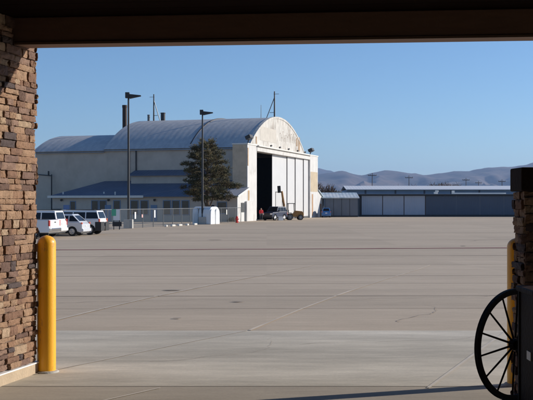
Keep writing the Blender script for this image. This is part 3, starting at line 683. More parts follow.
mast(18.5, ridge_L(153.8, 18.5), roofz(18.5) - 0.1, 4.3, [(0, -1.1, 0)], 'dark mast with strut at the far left end of the big roof')
for px, r, h, m, lab in ((163, 0.36, 1.25, black_m, 'short black vent stack right of the left roof mast'), (148.7, 0.2, 1.0, galv, 'short grey vent pipe left of the left roof mast')):
    L_ = ridge_L(px, 18.0); b = MB(); b.tube((0, 0, 0), (0, 0, h), r, r, 14); b.tube((0, 0, h), (0, 0, h + 0.12), r * 1.15, r * 1.15, 14); o = b.build('roof_vent', m, loc=V(18.0, L_, roofz(18) - 0.15), rotz=UANG); tag(o, lab, 'vent')
L_ = ridge_L(124.7, 18); pc = V(18, L_, 0)
b = MB(); b.tube((0, 0, 0), (0, 0, 17.6), 0.36, 0.36, 16); b.tube((0, 0, 17.5), (0, 0, 17.9), 0.40, 0.40, 16); o = b.build('chimney_stack', rust, loc=pc, smooth=True); tag(o, 'tall rusty black chimney pipe rising behind the big barrel roof', 'chimney')

# ------------------------------------------------------------------ light poles
def light_pole(px, s, label):
    p = at(px, s); t = empty('light_pole', p, 0, label, 'light pole', 'tall apron light poles')
    b = MB(); b.box(-0.42, 0.42, -0.42, 0.42, -0.02, 0.85); b.build('concrete_base', conc, t, bevel=0.04)
    b = MB(); b.tube((0, 0, 0.85), (0, 0, 12.75), 0.13, 0.085, 10); b.build('shaft', black_m, t, smooth=True)
    b = MB(); b.box(-0.3, 0.1, -0.2, 0.2, 12.45, 13.0); b.build('lamp_bracket', black_m, t, bevel=0.03)
    b = MB(); b.hexa([Vector(q) for q in ((0.1, -0.3, 12.4), (1.2, -0.15, 12.62), (0.1, 0.3, 12.4), (1.2, 0.15, 12.62), (0.1, -0.3, 12.82), (1.2, -0.15, 12.72), (0.1, 0.3, 12.82), (1.2, 0.15, 12.72))]); b.build('lamp_head', black_m, t, bevel=0.03)
light_pole(128.5, 10.45, 'left tall black light pole on concrete base near the parked cars')
light_pole(202.5, 8.8, 'right tall black light pole on concrete base beside the white tank')

# ------------------------------------------------------------------ chain link fence
Cc = V(AX + 0.2, -0.4, 0); fdir = Vector((-0.273, -0.962, 0)).normalized(); FL = 54.0
t = empty('chain_link_fence', (Cc.x, Cc.y, ZF), math.atan2(fdir.y, fdir.x), 'long chain link fence in front of the office building', 'fence')
b = MB(); b.tube((0, 0, 1.82), (FL, 0, 1.82), 0.035, 0.035, 6); b.build('top_rail', galv, t)
b = MB(); b.tube((0, 0, 0.08), (FL, 0, 0.08), 0.012, 0.012, 4); b.build('tension_wire', galv, t)
n = int(FL / 2.6)
for i in range(n + 1):
    b = MB(); b.tube((i * FL / n, 0, 0), (i * FL / n, 0, 1.87), 0.042, 0.042, 8); b.build('fence_post', galv, t)
b = MB(); st = 0.085; hgt = 1.72
for i in range(int(FL / st)):
    x = i * st
    for s_ in (1, -1):
        xa, xb = (x, x + hgt) if s_ > 0 else (x + hgt, x)
        if x + hgt > FL: continue
        b.face([(xa, 0.003 * s_, 0.08), (xa + 0.0085, 0.003 * s_, 0.08), (xb + 0.0085, 0.003 * s_, 0.08 + hgt), (xb, 0.003 * s_, 0.08 + hgt)])
b.build('wire_mesh', galv, t)
def fence_at(px, off=-0.08):
    k = (px - 266.5) / F; a = (k * Cc.y - Cc.x) / (fdir.x - k * fdir.y); q = Cc + fdir * a
    nrm = Vector((-fdir.y, fdir.x, 0)); nrm = nrm if nrm.y < 0 else -nrm
    return q - nrm * off, math.atan2(fdir.y, fdir.x)
for px, zz, hh, m, lab in ((134.5, 0.9, 0.65, flash_m, 'white placard on the fence just right of the left light pole'), (154, 0.95, 0.75, flash_m, 'tall white placard on the fence between the two light poles'), (141.5, 1.0, 0.3, mat('pinkish_sign', (0.6, 0.35, 0.32), 0.6), 'small pinkish placard on the fence between two white ones'), (226, 1.0, 0.6, fascia_m, 'pale placard on the fence right of the white tank')):
    q, an = fence_at(px); t2 = MB(); t2.box(-0.16, 0.16, -0.012, 0.012, 0, hh); o = t2.build('fence_sign', m, loc=(q.x, q.y, ZF + zz), rotz=an); tag(o, lab, 'sign', 'placards wired to the fence')
q, an = fence_at(110.5, -0.6)
t = empty('notice_board', (q.x, q.y, ZF), R(15), 'white notice board with green corner on legs behind the parked cars', 'sign')
quick('board', flash_m, t, (-0.3, 0.3, -0.03, 0.03, 0.85, 1.85)); quick('green_panel', green_m, t, (-0.45, -0.05, -0.05, -0.032, 1.25, 1.85)); quick('leg', trim_blk, t, (-0.28, -0.22, -0.03, 0.03, 0, 0.848)); quick('leg', trim_blk, t, (0.22, 0.28, -0.03, 0.03, 0, 0.848)); quick('crate_shelf', trim_blk, t, (-0.35, 0.45, -0.1, 0.25, 0.3, 0.7))
for i, px in enumerate((156.8, 164, 171, 178.5, 186.5)):
    q, an = fence_at(px, -1.0); b = MB(); b.box(-0.32, 0.32, -0.13, 0.13, 0, 0.2); o = b.build('kerb_stone', mat('white_stone', (0.7, 0.68, 0.62), 0.9, 0.1, 5), loc=(q.x, q.y, ZF), rotz=an + random.uniform(-0.3, 0.3), bevel=0.06)
    tag(o, '%s small white kerb stone from the left along the fence foot' % ords[i], 'stone', 'white stones along the fence foot')
q, an = fence_at(224.6, -1.6)
t = empty('fire_hydrant', (q.x, q.y, ZF), 0, 'small red hydrant at the fence right of the white tank', 'hydrant')
b = MB(); b.lathe([(0.2, 0), (0.2, 0.06), (0.14, 0.08), (0.13, 0.6), (0.17, 0.62), (0.16, 0.68), (0.08, 0.78), (0.03, 0.84)], 16); b.build('barrel', red_paint, t, smooth=True)
b = MB(); b.tube((-0.22, 0, 0.45), (0.22, 0, 0.45), 0.07); b.build('nozzle', red_paint, t)

# white tank / shed
q = at(205.5, 8.72)
t = empty('white_tank', (q.x + 0.1, q.y - 0.2, ZF), R(-31), 'rounded white fibreglass tank shed behind the right light pole', 'tank')
def tank_prof(w_, h_): return [(-w_, 0), (w_, 0), (w_, h_ * 0.6), (w_ * 0.93, h_ * 0.85), (w_ * 0.72, h_ * 0.98), (w_ * 0.4, h_ * 1.03), (-w_ * 0.4, h_ * 1.03), (-w_ * 0.72, h_ * 0.98), (-w_ * 0.93, h_ * 0.85), (-w_, h_ * 0.6)]
b = MB(); b.prism([(y, z) for y, z in tank_prof(1.0, 1.95)], -1.25, 1.15, 'x'); b.build('shell', tank_white, t, bevel=0.08, seg=3)
b = MB(); b.prism([(y, z) for y, z in tank_prof(0.46, 1.7)], 1.151, 1.26, 'x'); o = b.build('end_door', tank_white, t, bevel=0.04); o.location.y = -0.5
b = MB(); b.prism([(y, z) for y, z in tank_prof(0.42, 1.7)], 1.151, 1.26, 'x'); o = b.build('end_door', tank_white, t, bevel=0.04); o.location.y = 0.48
for x in (-1.1, -0.55, 0.0, 0.55): quick('rib', tank_white, t, (x, x + 0.08, -1.035, -1.003, 0.1, 1.25))

# ------------------------------------------------------------------ vehicles
def wheel_obj(parent, x, y, r, side):
    b = MB(); wdt = 0.23; M = Matrix.Translation((x, y, r)) @ Matrix.Rotation(R(90), 4, 'X')
    b.lathe([(r * 0.6, -wdt / 2), (r * 0.93, -wdt / 2), (r, -wdt / 2 + 0.03), (r, wdt / 2 - 0.03), (r * 0.93, wdt / 2), (r * 0.6, wdt / 2)], 28, M)
    o = b.build('wheel', tyre, parent, smooth=True)
    b = MB(); yo = side * (wdt / 2 - 0.01)
    M2 = Matrix.Translation((x, y + yo, r)) @ Matrix.Rotation(R(90), 4, 'X')
    b.lathe([(r * 0.66, -0.012), (r * 0.66, 0.012), (r * 0.60, 0.012), (r * 0.58, 0.0)], 24, M2)
    b.lathe([(r * 0.16, -0.02), (r * 0.16, 0.02), (0.01, 0.022)], 12, M2)
    for k in range(6):
        a = math.pi * k / 3; d = Vector((math.cos(a), 0, math.sin(a))); c = Vector((x, y + yo, r))
        b.tube(c + d * r * 0.12, c + d * r * 0.62, 0.035, 0.028, 6)
    b.build('rim', rim, o, smooth=True)
def body_poly(L_, zb, zt_rear, zt_front, r, xr, xf, hood_x=None, nose=None, slope=0.06):
    """side outline with wheel arches, x back to front"""
    ra = r * 1.17; pts = [(-L_ / 2 + slope, zb)]
    for xc in (xr, xf):
        for i in range(11):
            a = math.pi - math.pi * i / 10; pts.append((xc + ra * math.cos(a), max(zb, r + ra * math.sin(a) * 0.98)))
    pts += [(L_ / 2 - 0.05, zb), (L_ / 2, zb + 0.18), (L_ / 2 - 0.02, nose if nose else zt_front - 0.12), (L_ / 2 - 0.14, zt_front)]
    return pts
def make_car(name, rear_corner, heading, paint, spec, label, cat='car', group='cars parked by the office fence'):
    L_, W = spec['L'], spec['W']; rz = math.atan2(heading[1], heading[0])
    hd = Vector((heading[0], heading[1], 0)).normalized(); lf = Vector((-hd.y, hd.x, 0))
    c = Vector(rear_corner) + hd * (L_ / 2) - lf * (W / 2)
    t = empty(name, (c.x, c.y, gz(c.y) + 0.01), rz, label, cat, group)
    r = spec.get('r', 0.36); zb = spec.get('zb', 0.32); belt = spec['belt']; H = spec['H']; xr = -L_ / 2 + spec['ro']; xf = L_ / 2 - spec['fo']
    gh = spec['gh']   # greenhouse: x at belt rear, x roof rear, x roof front, x belt front
    lower = body_poly(L_, zb, belt, spec['hood'], r, xr, xf)
    if spec.get('bed'): lower += [(gh[3] + 0.05, spec['hood'] + 0.05), (gh[3] - 0.1, belt), (-L_ / 2 + 0.02, belt)]
    else: lower += [(gh[3] + 0.02, spec['hood'] + 0.06), (gh[3] - 0.1, belt), (gh[0] + 0.02, belt)]
    if gh[0] > -L_ / 2 + 0.3 and not spec.get('bed'): lower += [(-L_ / 2 + 0.08, belt - 0.06)]
    lower += [(-L_ / 2, belt - 0.16), (-L_ / 2, zb + 0.15)]
    b = MB(); b.prism(lower, -W / 2, W / 2, 'y'); b.build('body', paint, t, bevel=0.045, seg=3)
    inset = spec.get('tumble', 0.13)
    def yw(z): return W / 2 - 0.035 - inset * (z - belt) / (H - belt)
    b = MB(); z0 = belt - 0.02; y0 = W / 2 - 0.035; y1 = yw(H)
    p = [Vector((gh[0], -y0, z0)), Vector((gh[3], -y0, z0)), Vector((gh[0], y0, z0)), Vector((gh[3], y0, z0)), Vector((gh[1], -y1, H)), Vector((gh[2], -y1, H)), Vector((gh[1], y1, H)), Vector((gh[2], y1, H))]
    b.hexa(p); cabin = b.build('cabin', paint, t, bevel=0.05, seg=3)
    # side glass
    zw0, zw1 = belt + 0.05, H - 0.13
    def xr_at(z): f = (z - z0) / (H - z0); return gh[0] + (gh[1] - gh[0]) * f
    def xf_at(z): f = (z - z0) / (H - z0); return gh[3] + (gh[2] - gh[3]) * f
    for side in (1, -1):
        for (fa, fb) in spec['win']:
            b = MB(); q = []
            for th in (0.006, -0.02):
                for z in (zw0, zw1):
                    xa, xb = xr_at(z) + 0.06, xf_at(z) - 0.08
                    for f_ in (fa, fb):
                        # middle pillars stay vertical
                        base_x = (xr_at(zw0) + 0.06) + f_ * ((xf_at(zw0) - 0.08) - (xr_at(zw0) + 0.06))
                        x = xa if f_ == 0 else xb if f_ == 1 else base_x
                        q.append(Vector((x, side * (yw(z) + th), z)))
            b.hexa([q[0], q[1], q[4], q[5], q[2], q[3], q[6], q[7]]); b.build('side_window', glass, t)
    # rear and front glass
    for nm, fx, sg in (('rear_window', xr_at, -1), ('windscreen', xf_at, 1)):
        b = MB(); q = []
        for th in (0.006, -0.02):
            for z in (zw0 + 0.02, zw1 + 0.02):
                for s_ in (-1, 1): q.append(Vector((fx(z) + sg * th, s_ * (yw(z) - 0.14), z)))
        b.hexa([q[0], q[1], q[4], q[5], q[2], q[3], q[6], q[7]]); b.build(nm, glass, t)
    bl = spec.get('bumper', paint)
    b = MB(); b.box(-L_ / 2 - 0.10, -L_ / 2 + 0.12, -W / 2 + 0.02, W / 2 - 0.02, zb + 0.08, zb + 0.30); b.build('rear_bumper', bl, t, bevel=0.03)
    b = MB(); b.box(L_ / 2 - 0.12, L_ / 2 + 0.07, -W / 2 + 0.03, W / 2 - 0.03, zb + 0.05, zb + 0.27); b.build('front_bumper', bl, t, bevel=0.03)
    tl = spec.get('tail', (0.62, 1.0)); lens = spec.get('lens', red_lens)
    for s_ in (1, -1):
        b = MB(); ya, yb = sorted((s_ * (W / 2 + 0.006), s_ * (W / 2 - 0.13))); b.box(-L_ / 2 - 0.012, -L_ / 2 + 0.09, ya, yb, tl[0], tl[1]); b.build('tail_lamp', lens, t, bevel=0.01)
        b = MB(); ya, yb = sorted((s_ * (W / 2 - 0.03), s_ * (W / 2 - 0.40))); b.box(L_ / 2 - 0.16, L_ / 2 + 0.012, ya, yb, spec['hood'] - 0.30, spec['hood'] - 0.11); b.build('headlight', clear_lens, t, bevel=0.015)
        b = MB(); ya, yb = sorted((s_ * (W / 2 - 0.02), s_ * (W / 2 + 0.20))); b.box(gh[3] - 0.42, gh[3] - 0.30, ya, yb, belt + 0.02, belt + 0.20); b.build('wing_mirror', trim_blk, t, bevel=0.03)
        if spec.get('rack'):
            b = MB(); y = s_ * (y1 - 0.1); b.tube((gh[1] + 0.15, y, H + 0.05), (gh[2] - 0.1, y, H + 0.05), 0.02); b.build('roof_rail', trim_blk, t)
        for x in (xr, xf): wheel_obj(t, x, s_ * (W / 2 - 0.12), r, s_)
    b = MB(); b.box(L_ / 2 - 0.06, L_ / 2 + 0.008, -W / 2 + 0.42, W / 2 - 0.42, spec['hood'] - 0.32, spec['hood'] - 0.10); b.build('grille', trim_blk, t)
    b = MB(); b.box(-L_ / 2 - 0.015, -L_ / 2 + 0.01, -0.16, 0.16, belt - 0.36, belt - 0.22); b.build('number_plate', clear_lens, t)
    b = MB(); b.box(-L_ / 2 + 0.1, L_ / 2 - 0.15, -W / 2 + 0.1, W / 2 - 0.1, zb - 0.08, zb + 0.08); b.build('underbody', trim_blk, t)
    if not spec.get('bed'):
        for s_ in (1, -1):
            for x in spec.get('seams', ()):
                b = MB(); ya, yb = sorted((s_ * (W / 2 - 0.01), s_ * (W / 2 + 0.0035))); b.box(x, x + 0.02, ya, yb, zb + 0.12, belt - 0.08); b.build('door_seam', trim_blk, t)
    if spec.get('clad'):
        for s_ in (1, -1):
            ya, yb = sorted((s_ * (W / 2 - 0.02), s_ * (W / 2 + 0.012)))
            b = MB(); b.box(xr + r * 1.2, xf - r * 1.2, ya, yb, zb - 0.02, zb + 0.25); b.box(-L_ / 2 - 0.12, xr - r * 1.18, ya, yb, zb - 0.06, zb + 0.62); b.box(-L_ / 2 - 0.13, -L_ / 2 - 0.105, ya - 0.75 * (s_ > 0), yb + 0.75 * (s_ < 0), zb - 0.06, zb + 0.62); b.build('cladding', trim_blk, t, bevel=0.01)
    if spec.get('bed'):
        b = MB(); b.box(-L_ / 2 + 0.12, gh[0] - 0.08, -W / 2 + 0.1, W / 2 - 0.1, belt - 0.02, belt + 0.004); b.build('bed_opening', trim_blk, t)
        b = MB(); b.box(-L_ / 2 - 0.02, -L_ / 2 + 0.02, -W / 2 + 0.14, W / 2 - 0.14, zb + 0.3, belt - 0.02); tg = b.build('tailgate', paint, t, bevel=0.012)
        quick('handle', trim_blk, tg, (-L_ / 2 - 0.035, -L_ / 2 - 0.021, -0.12, 0.12, belt - 0.20, belt - 0.13))
    return t
HD = (-0.985, 0.17)
suv = dict(L=5.1, W=1.9, belt=1.22, H=1.86, hood=1.12, r=0.38, zb=0.36, ro=1.08, fo=0.88, gh=(-2.48, -2.30, 0.55, 1.20), win=((0, 0.30), (0.325, 0.61), (0.635, 1)), tail=(0.85, 1.28), rack=True, seams=(-1.0, -0.05, 0.95))
pick = dict(L=5.5, W=1.95, belt=1.28, H=1.88, hood=1.15, r=0.39, zb=0.42, ro=1.15, fo=0.9, gh=(-0.85, -0.75, 0.75, 1.35), win=((0, 0.45), (0.48, 1)), tail=(0.86, 1.26), bed=True, bumper=chrome)
hatch = dict(L=4.3, W=1.75, belt=1.02, H=1.60, hood=0.92, r=0.325, zb=0.24, ro=0.78, fo=0.82, gh=(-1.98, -1.30, 0.25, 1.05), win=((0, 0.26), (0.29, 0.62), (0.65, 1)), tail=(0.86, 1.0), tumble=0.2, seams=(-0.7, 0.25), lens=orange_lens)
suv2 = dict(L=4.8, W=1.82, belt=1.18, H=1.84, hood=1.08, r=0.38, zb=0.36, ro=0.80, fo=0.85, gh=(-2.36, -2.12, 0.45, 1.10), win=((0, 0.30), (0.325, 0.61), (0.635, 1)), tail=(0.90, 1.22), rack=True, bumper=trim_blk, clad=True, lens=orange_lens, seams=(-0.9, 0.0, 0.9))
make_car('parked_pickup', at(49.3, 15.0), HD, car_white, pick, 'white pickup nearest the stone pillar, red lamp beside its tailgate', 'pickup')
make_car('parked_car', at(57.3, 14.3), HD, car_white, suv, 'white large wagon with roof rails right behind the pickup', 'car')
make_car('parked_car', at(82.0, 13.7), HD, car_silver, hatch, 'low silver hatchback between the two tall white wagons', 'car')
make_car('parked_car', at(99.5, 13.2), HD, car_white, suv2, 'white off-roader with black lower cladding, rightmost of the row', 'car')
jeep = dict(L=4.1, W=1.78, belt=1.2, H=1.92, hood=1.10, r=0.40, zb=0.42, ro=0.85, fo=0.75, gh=(-1.95, -1.8, 0.25, 0.75), win=((0, 0.30), (0.325, 0.61), (0.635, 1)), tail=(0.8, 1.1), bumper=trim_blk)
h2 = Vector((-0.52, -0.85, 0)).normalized()
make_car('utility_vehicle', at(287.5, 7.08), h2, car_blue, jeep, 'dark blue off-road car parked before the open hangar door', 'car', None)
make_car('parked_car', at(321.8, 6.0), (0.02, 1.0), car_bright, dict(hatch, W=1.5, L=3.6, gh=(-1.7, -1.3, 0.25, 0.95)), 'bright blue car half hidden right of the big hangar', 'car', None)

# crane tractor with boom
q = at(294, 7.02)
t = empty('crane_tractor', (q.x, q.y, ZF), R(8), 'rusty ochre tractor with roll frame and raised boom by the white doors', 'tractor')
b = MB(); b.prism([(-1.2, 0.45), (1.3, 0.45), (1.35, 0.95), (1.1, 1.25), (0.1, 1.35), (-0.1, 0.95), (-1.2, 0.85)], -0.5, 0.5, 'y'); b.build('body', machine, t, bevel=0.05)
for x, y, r in ((-0.7, -0.7, 0.45), (-0.7, 0.7, 0.45), (0.85, -0.62, 0.38), (0.85, 0.62, 0.38)): wheel_obj(t, x, y, r, 1 if y > 0 else -1)
b = MB()
for y in (-0.45, 0.45): b.tube((-0.9, y, 0.8), (-0.9, y, 2.35), 0.05, 0.05, 6); b.tube((0.1, y, 1.2), (0.05, y, 2.35), 0.05, 0.05, 6); b.tube((-0.9, y, 2.35), (0.05, y, 2.35), 0.05, 0.05, 6)
b.tube((-0.9, -0.45, 2.35), (-0.9, 0.45, 2.35), 0.05, 0.05, 6); b.build('roll_frame', trim_blk, t)
b = MB(); b.box(-0.75, -0.35, -0.25, 0.25, 0.95, 1.05); b.box(-0.85, -0.76, -0.25, 0.25, 0.96, 1.45); b.build('seat', trim_blk, t, bevel=0.03)
b = MB(); b.tube((-1.1, 0, 0.9), (-1.35, 0, 1.2), 0.2, 0.17, 8); b.tube((-1.3, 0, 1.1), (-1.75, 0, 4.1), 0.19, 0.14, 8); b.build('boom', machine, t)
b = MB(); b.box(-2.05, -1.62, -0.2, 0.2, 4.0, 5.0, Matrix.Rotation(R(-4), 4, 'Y').to_4x4()); b.build('boom_head', trim_blk, t, bevel=0.05)
q = at(280.3, 7.2); t = empty('tool_crate', (q.x, q.y, ZF), R(20), 'small white crate on the ground beside the dark blue car', 'crate')
quick('box', tank_white, t, (-0.35, 0.35, -0.25, 0.25, 0, 0.45), bevel=0.03); quick('lid', tank_white, t, (-0.37, 0.37, -0.27, 0.27, 0.453, 0.52), bevel=0.02)

# ------------------------------------------------------------------ person
def skin_obj(name, verts, edges, radii, m, parent, root=0, sub=2):
    me = bpy.data.meshes.new(name); me.from_pydata(verts, edges, []); me.materials.append(m)
    o = bpy.data.objects.new(name, me); C.objects.link(o); o.parent = parent
    o.modifiers.new('skin', 'SKIN'); sv = me.skin_vertices[0].data
    for i, r in enumerate(radii): sv[i].radius = (r, r) if not isinstance(r, tuple) else r
    sv[root].use_root = True; o.modifiers['skin'].use_smooth_shade = True
    if sub: s = o.modifiers.new('sub', 'SUBSURF'); s.levels = sub; s.render_levels = sub
    return o
q = at(261.2, 7.32)
t = empty('person', (q.x, q.y, ZF + 0.01), R(20), 'person in red top and dark trousers standing left of the dark blue car', 'person')
V_ = [(0, 0, 0.95), (0, 0, 1.12), (0, 0, 1.32), (0, 0, 1.46), (0, 0, 1.53), (0, -0.01, 1.63), (0, -0.01, 1.71),
      (0.19, 0, 1.40), (0.25, -0.02, 1.12), (0.22, -0.15, 0.92), (-0.19, 0, 1.40), (-0.25, -0.02, 1.12), (-0.23, -0.12, 0.90),
      (0.10, 0, 0.88), (0.12, -0.03, 0.50), (0.12, 0.02, 0.09), (-0.10, 0, 0.88), (-0.12, 0.03, 0.50), (-0.13, 0.06, 0.09), (0.12, -0.14, 0.045), (-0.14, -0.10, 0.045)]
E_ = [(0, 1), (1, 2), (2, 3), (3, 4), (4, 5), (5, 6), (2, 7), (7, 8), (8, 9), (2, 10), (10, 11), (11, 12), (0, 13), (13, 14), (14, 15), (0, 16), (16, 17), (17, 18), (15, 19), (18, 20)]
Rd = [(0.16, 0.11), (0.14, 0.10), (0.17, 0.11), (0.09, 0.08), 0.055, 0.095, 0.07, 0.06, 0.045, 0.032, 0.06, 0.045, 0.032, 0.09, 0.062, 0.042, 0.09, 0.062, 0.042, 0.035, 0.035]
skin_obj('body', V_, E_, Rd, skin_m, t)
sh = [(0, 0, 0.93), (0, 0, 1.12), (0, 0, 1.32), (0, 0, 1.45), (0.20, 0, 1.40), (0.255, -0.02, 1.12), (0.23, -0.12, 0.97), (-0.20, 0, 1.40), (-0.255, -0.02, 1.12), (-0.24, -0.10, 0.96)]
skin_obj('shirt', sh, [(0, 1), (1, 2), (2, 3), (2, 4), (4, 5), (5, 6), (2, 7), (7, 8), (8, 9)], [(0.19, 0.14), (0.17, 0.13), (0.20, 0.14), (0.10, 0.09), 0.08, 0.062, 0.05, 0.08, 0.062, 0.05], red_cloth, t)
tr = [(0, 0, 0.95), (0.10, 0, 0.86), (0.12, -0.03, 0.50), (0.12, 0.02, 0.10), (-0.10, 0, 0.86), (-0.12, 0.03, 0.50), (-0.13, 0.06, 0.10)]
skin_obj('trousers', tr, [(0, 1), (1, 2), (2, 3), (0, 4), (4, 5), (5, 6)], [(0.18, 0.13), 0.11, 0.08, 0.065, 0.11, 0.08, 0.065], denim, t)
skin_obj('hair', [(0, 0.015, 1.66), (0, 0.02, 1.73)], [(0, 1)], [0.10, 0.075], hair_m, t)
for s_ in (1, -1):
    hx, hy, hz = (s_ * 0.225, -0.165, 0.90) if s_ > 0 else (-0.235, -0.135, 0.88)
    hv = [(hx, hy, hz), (hx, hy - 0.03, hz - 0.06)]; he = [(0, 1)]; hr = [(0.028, 0.018), (0.034, 0.016)]
    for k in range(4):
        x = hx + (k - 1.5) * 0.018; i = len(hv); hv += [(x, hy - 0.045, hz - 0.10), (x, hy - 0.055, hz - 0.14 - 0.006 * (1 - abs(k - 1.5)))]; he += [(1, i), (i, i + 1)]; hr += [0.009, 0.008]
    i = len(hv); hv += [(hx - s_ * 0.04, hy - 0.035, hz - 0.05), (hx - s_ * 0.05, hy - 0.055, hz - 0.08)]; he += [(0, i), (i, i + 1)]; hr += [0.011, 0.009]
    skin_obj('hand', hv, he, hr, skin_m, t, sub=1)

# ------------------------------------------------------------------ trees
def pine(loc, H, Wd, label):
    t = empty('pine_tree', loc, 0, label, 'tree'); rnd = random.Random(12)
    b = MB(); pts = [(0, 0, 0), (0.08, 0.03, 2.0), (-0.05, 0.05, 4.5), (0.05, 0, 7.2), (0, 0, H - 0.5)]; rr = [0.26, 0.21, 0.16, 0.10, 0.03]
    for i in range(4): b.tube(pts[i], pts[i + 1], rr[i], rr[i + 1], 9)
    b.tube((0.08, 0.03, 1.3), (0.75, -0.2, 3.0), 0.12, 0.07, 7); b.tube((0, 0, 1.7), (-0.6, 0.2, 3.4), 0.11, 0.06, 7)
    br = []
    kn = [(0, 0.60), (0.1, 0.98), (0.24, 1.08), (0.36, 0.92), (0.5, 0.88), (0.66, 0.84), (0.82, 0.66), (0.92, 0.46), (1.0, 0.25)]
    def prof_(v):
        for (a, ra), (c, rc) in zip(kn, kn[1:]):
            if a <= v <= c: return ra + (rc - ra) * (v - a) / (c - a)
        return 0.2
    for i in range(150):
        v = (i + 0.5) / 150; z = 2.9 + (H - 3.3) * v
        # outline: widest a third up, blunt uneven top
        rad = Wd / 2 * prof_(v) 
        a = i * 2.39996 + rnd.uniform(-0.4, 0.4); rad *= rnd.uniform(0.62, 1.15) * (1 + 0.16 * math.cos(a - 0.2) * (1 if v < 0.5 else -0.6))
        p0 = Vector((0, 0, z - 0.25)); p1 = Vector((math.cos(a) * rad, math.sin(a) * rad, z + rnd.uniform(-0.3, 0.55) - 0.1 * rad)); br.append((p0, p1))
        b.tube(p0, p1, 0.045, 0.012, 4, False)
    b.build('trunk', bark, t)
    b = MB(); tot = 0
    for p0, p1 in br:
        L_ = (p1 - p0).length
        for k in range(int(18 + L_ * 26)):
            f = 0.28 + 0.72 * rnd.random() ** 0.6
            c = p0.lerp(p1, f) + Vector((rnd.gauss(0, 0.15), rnd.gauss(0, 0.15), rnd.gauss(0.05, 0.11)))
            d = ((p1 - p0).normalized() + Vector((rnd.gauss(0, 0.6), rnd.gauss(0, 0.6), rnd.gauss(0.25, 0.5)))).normalized()
            for j in range(4):
                dd = (d + Vector((rnd.gauss(0, 0.5), rnd.gauss(0, 0.5), rnd.gauss(0, 0.5)))).normalized(); s_ = dd.orthogonal().normalized() * 0.028; l_ = rnd.uniform(0.18, 0.34)
                vs = [b.bm.verts.new(c - s_), b.bm.verts.new(c + s_), b.bm.verts.new(c + dd * l_)]; b.bm.faces.new(vs); tot += 1
    b.build('crown', needle_g, t)
q = at(207, 8.15); pine((q.x, q.y, ZF), 10.3, 6.5, 'dark olive pine tree in front of the big hangar side wall')
def bare_tree(loc, H, Wd, label, seed, dense=1.0, name='bare_tree', cat='tree', grp='bare trees beyond the low hangars'):
    t = empty(name, loc, 0, label, cat, grp); rnd = random.Random(seed)
    b = MB(); tw = MB()
    def grow(p, d, l, r, lev):
        q_ = p + d * l; (b if lev < 2 else tw).tube(p, q_, r, r * 0.6, 5 if lev < 2 else 3, False)
        if lev >= 4: return
        for k in range(5 if lev else int(8 * dense)):
            nd = (d + Vector((rnd.gauss(0, 0.55), rnd.gauss(0, 0.55), rnd.gauss(0.12, 0.3)))).normalized()
            if lev == 0: nd = Vector((rnd.gauss(0, 0.5 * Wd / H * 1.4), rnd.gauss(0, 0.5 * Wd / H * 1.4), 0.7)).normalized()
            grow(p.lerp(q_, rnd.uniform(0.5, 1.0)), nd, l * rnd.uniform(0.62, 0.85), max(r * 0.58, 0.045), lev + 1)
    grow(Vector((0, 0, 0)), Vector((0, 0, 1)), H * 0.27, H * 0.03, 0)
    b.build('trunk', bark, t); tw.build('crown', twig_m, t)
for i, (px, s, H, Wd, lab) in enumerate(((322.5, 5.0, 6.6, 5.5, 'brown bare tree right beside the big hangar lean-to'), (328.5, 4.9, 5.6, 5, 'lower bare tree right of the hangar between it and a tan block'), (434, 4.1, 6.8, 6, 'leftmost tree of the bare clump above the long white roof'), (440, 4.1, 7.6, 6, 'tallest bare tree above the middle of the long white roof'), (446.5, 4.2, 7.0, 6, 'rightmost tree of the bare clump above the long white roof'), (397, 4.0, 6.0, 5, 'small bare tree above the white roof near the light blue doors'), (421, 4.0, 6.2, 5, 'small bare tree above the white roof left of the bare clump'))):
    q = at(px, s); bare_tree((q.x, q.y, ZF), H * 1.6, Wd * 1.5, lab, 20 + i, 1.0)
# small bush by annex end
q = at(232.5, 7.75)
def bush(loc, r, label, seed):
    rnd = random.Random(seed); b = MB()
    for k in range(900):
        d = Vector((rnd.gauss(0, 1), rnd.gauss(0, 1), abs(rnd.gauss(0, 1)))).normalized() * r * rnd.uniform(0.5, 1) ; d.z *= 0.8
        dd = Vector((rnd.gauss(0, 1), rnd.gauss(0, 1), rnd.gauss(0.3, 1))).normalized(); s_ = dd.orthogonal() * 0.03
        vs = [b.bm.verts.new(d - s_), b.bm.verts.new(d + s_), b.bm.verts.new(d + dd * 0.16)]; b.bm.faces.new(vs)
    return tag(b.build('shrub', needle_g, loc=loc), label, 'shrub')
bush((q.x, q.y, ZF), 0.75, 'low dark shrub at the white end wall of the office building', 5)

# ------------------------------------------------------------------ low hangar rows at the right
def X_(px, s): return (px - 266.5) / s
s1 = 5.62; Y1 = F / s1
t = empty('hangar_row', (0, Y1, ZF), 0, 'long low hangar row with light blue and navy sliding doors', 'hangar')
xa = X_(359.5, s1); xe = X_(620, s1)
quick('wall', mat('row_wall_dark', (0.05, 0.055, 0.065), 0.7, 0.1), t, (xa, xe, 0.2, 11, 0, 3.75))
quick('eave_beam', black_m, t, (xa - 0.2, xe, -0.45, 11.2, 3.753, 4.0))
quick('roof', white_roof, t, (xa - 0.2, xe, -0.3, 11.2, 4.003, 4.03))
quick('base_shade', black_m, t, (xa - 0.1, xe, -0.12, 0.15, 0, 0.3))  # black strip painting the shadow along the foot of the doors
eds = [361.3, 382.6, 404, 425.3, 456.5, 480, 504, 528, 552, 576, 600]
for i, (a, c) in enumerate(zip(eds, eds[1:])):
    d = quick('sliding_door', blue_door if i < 3 else navy_door, t, (X_(a, s1) + 0.07, X_(c, s1) - 0.07, -0.02, 0.15, 0.32, 3.70))
    quick('door_post', rust if i < 3 else brown_wall, t, (X_(c, s1) - 0.06, X_(c, s1) + 0.06, 0.0, 0.19, 0.3, 3.74))
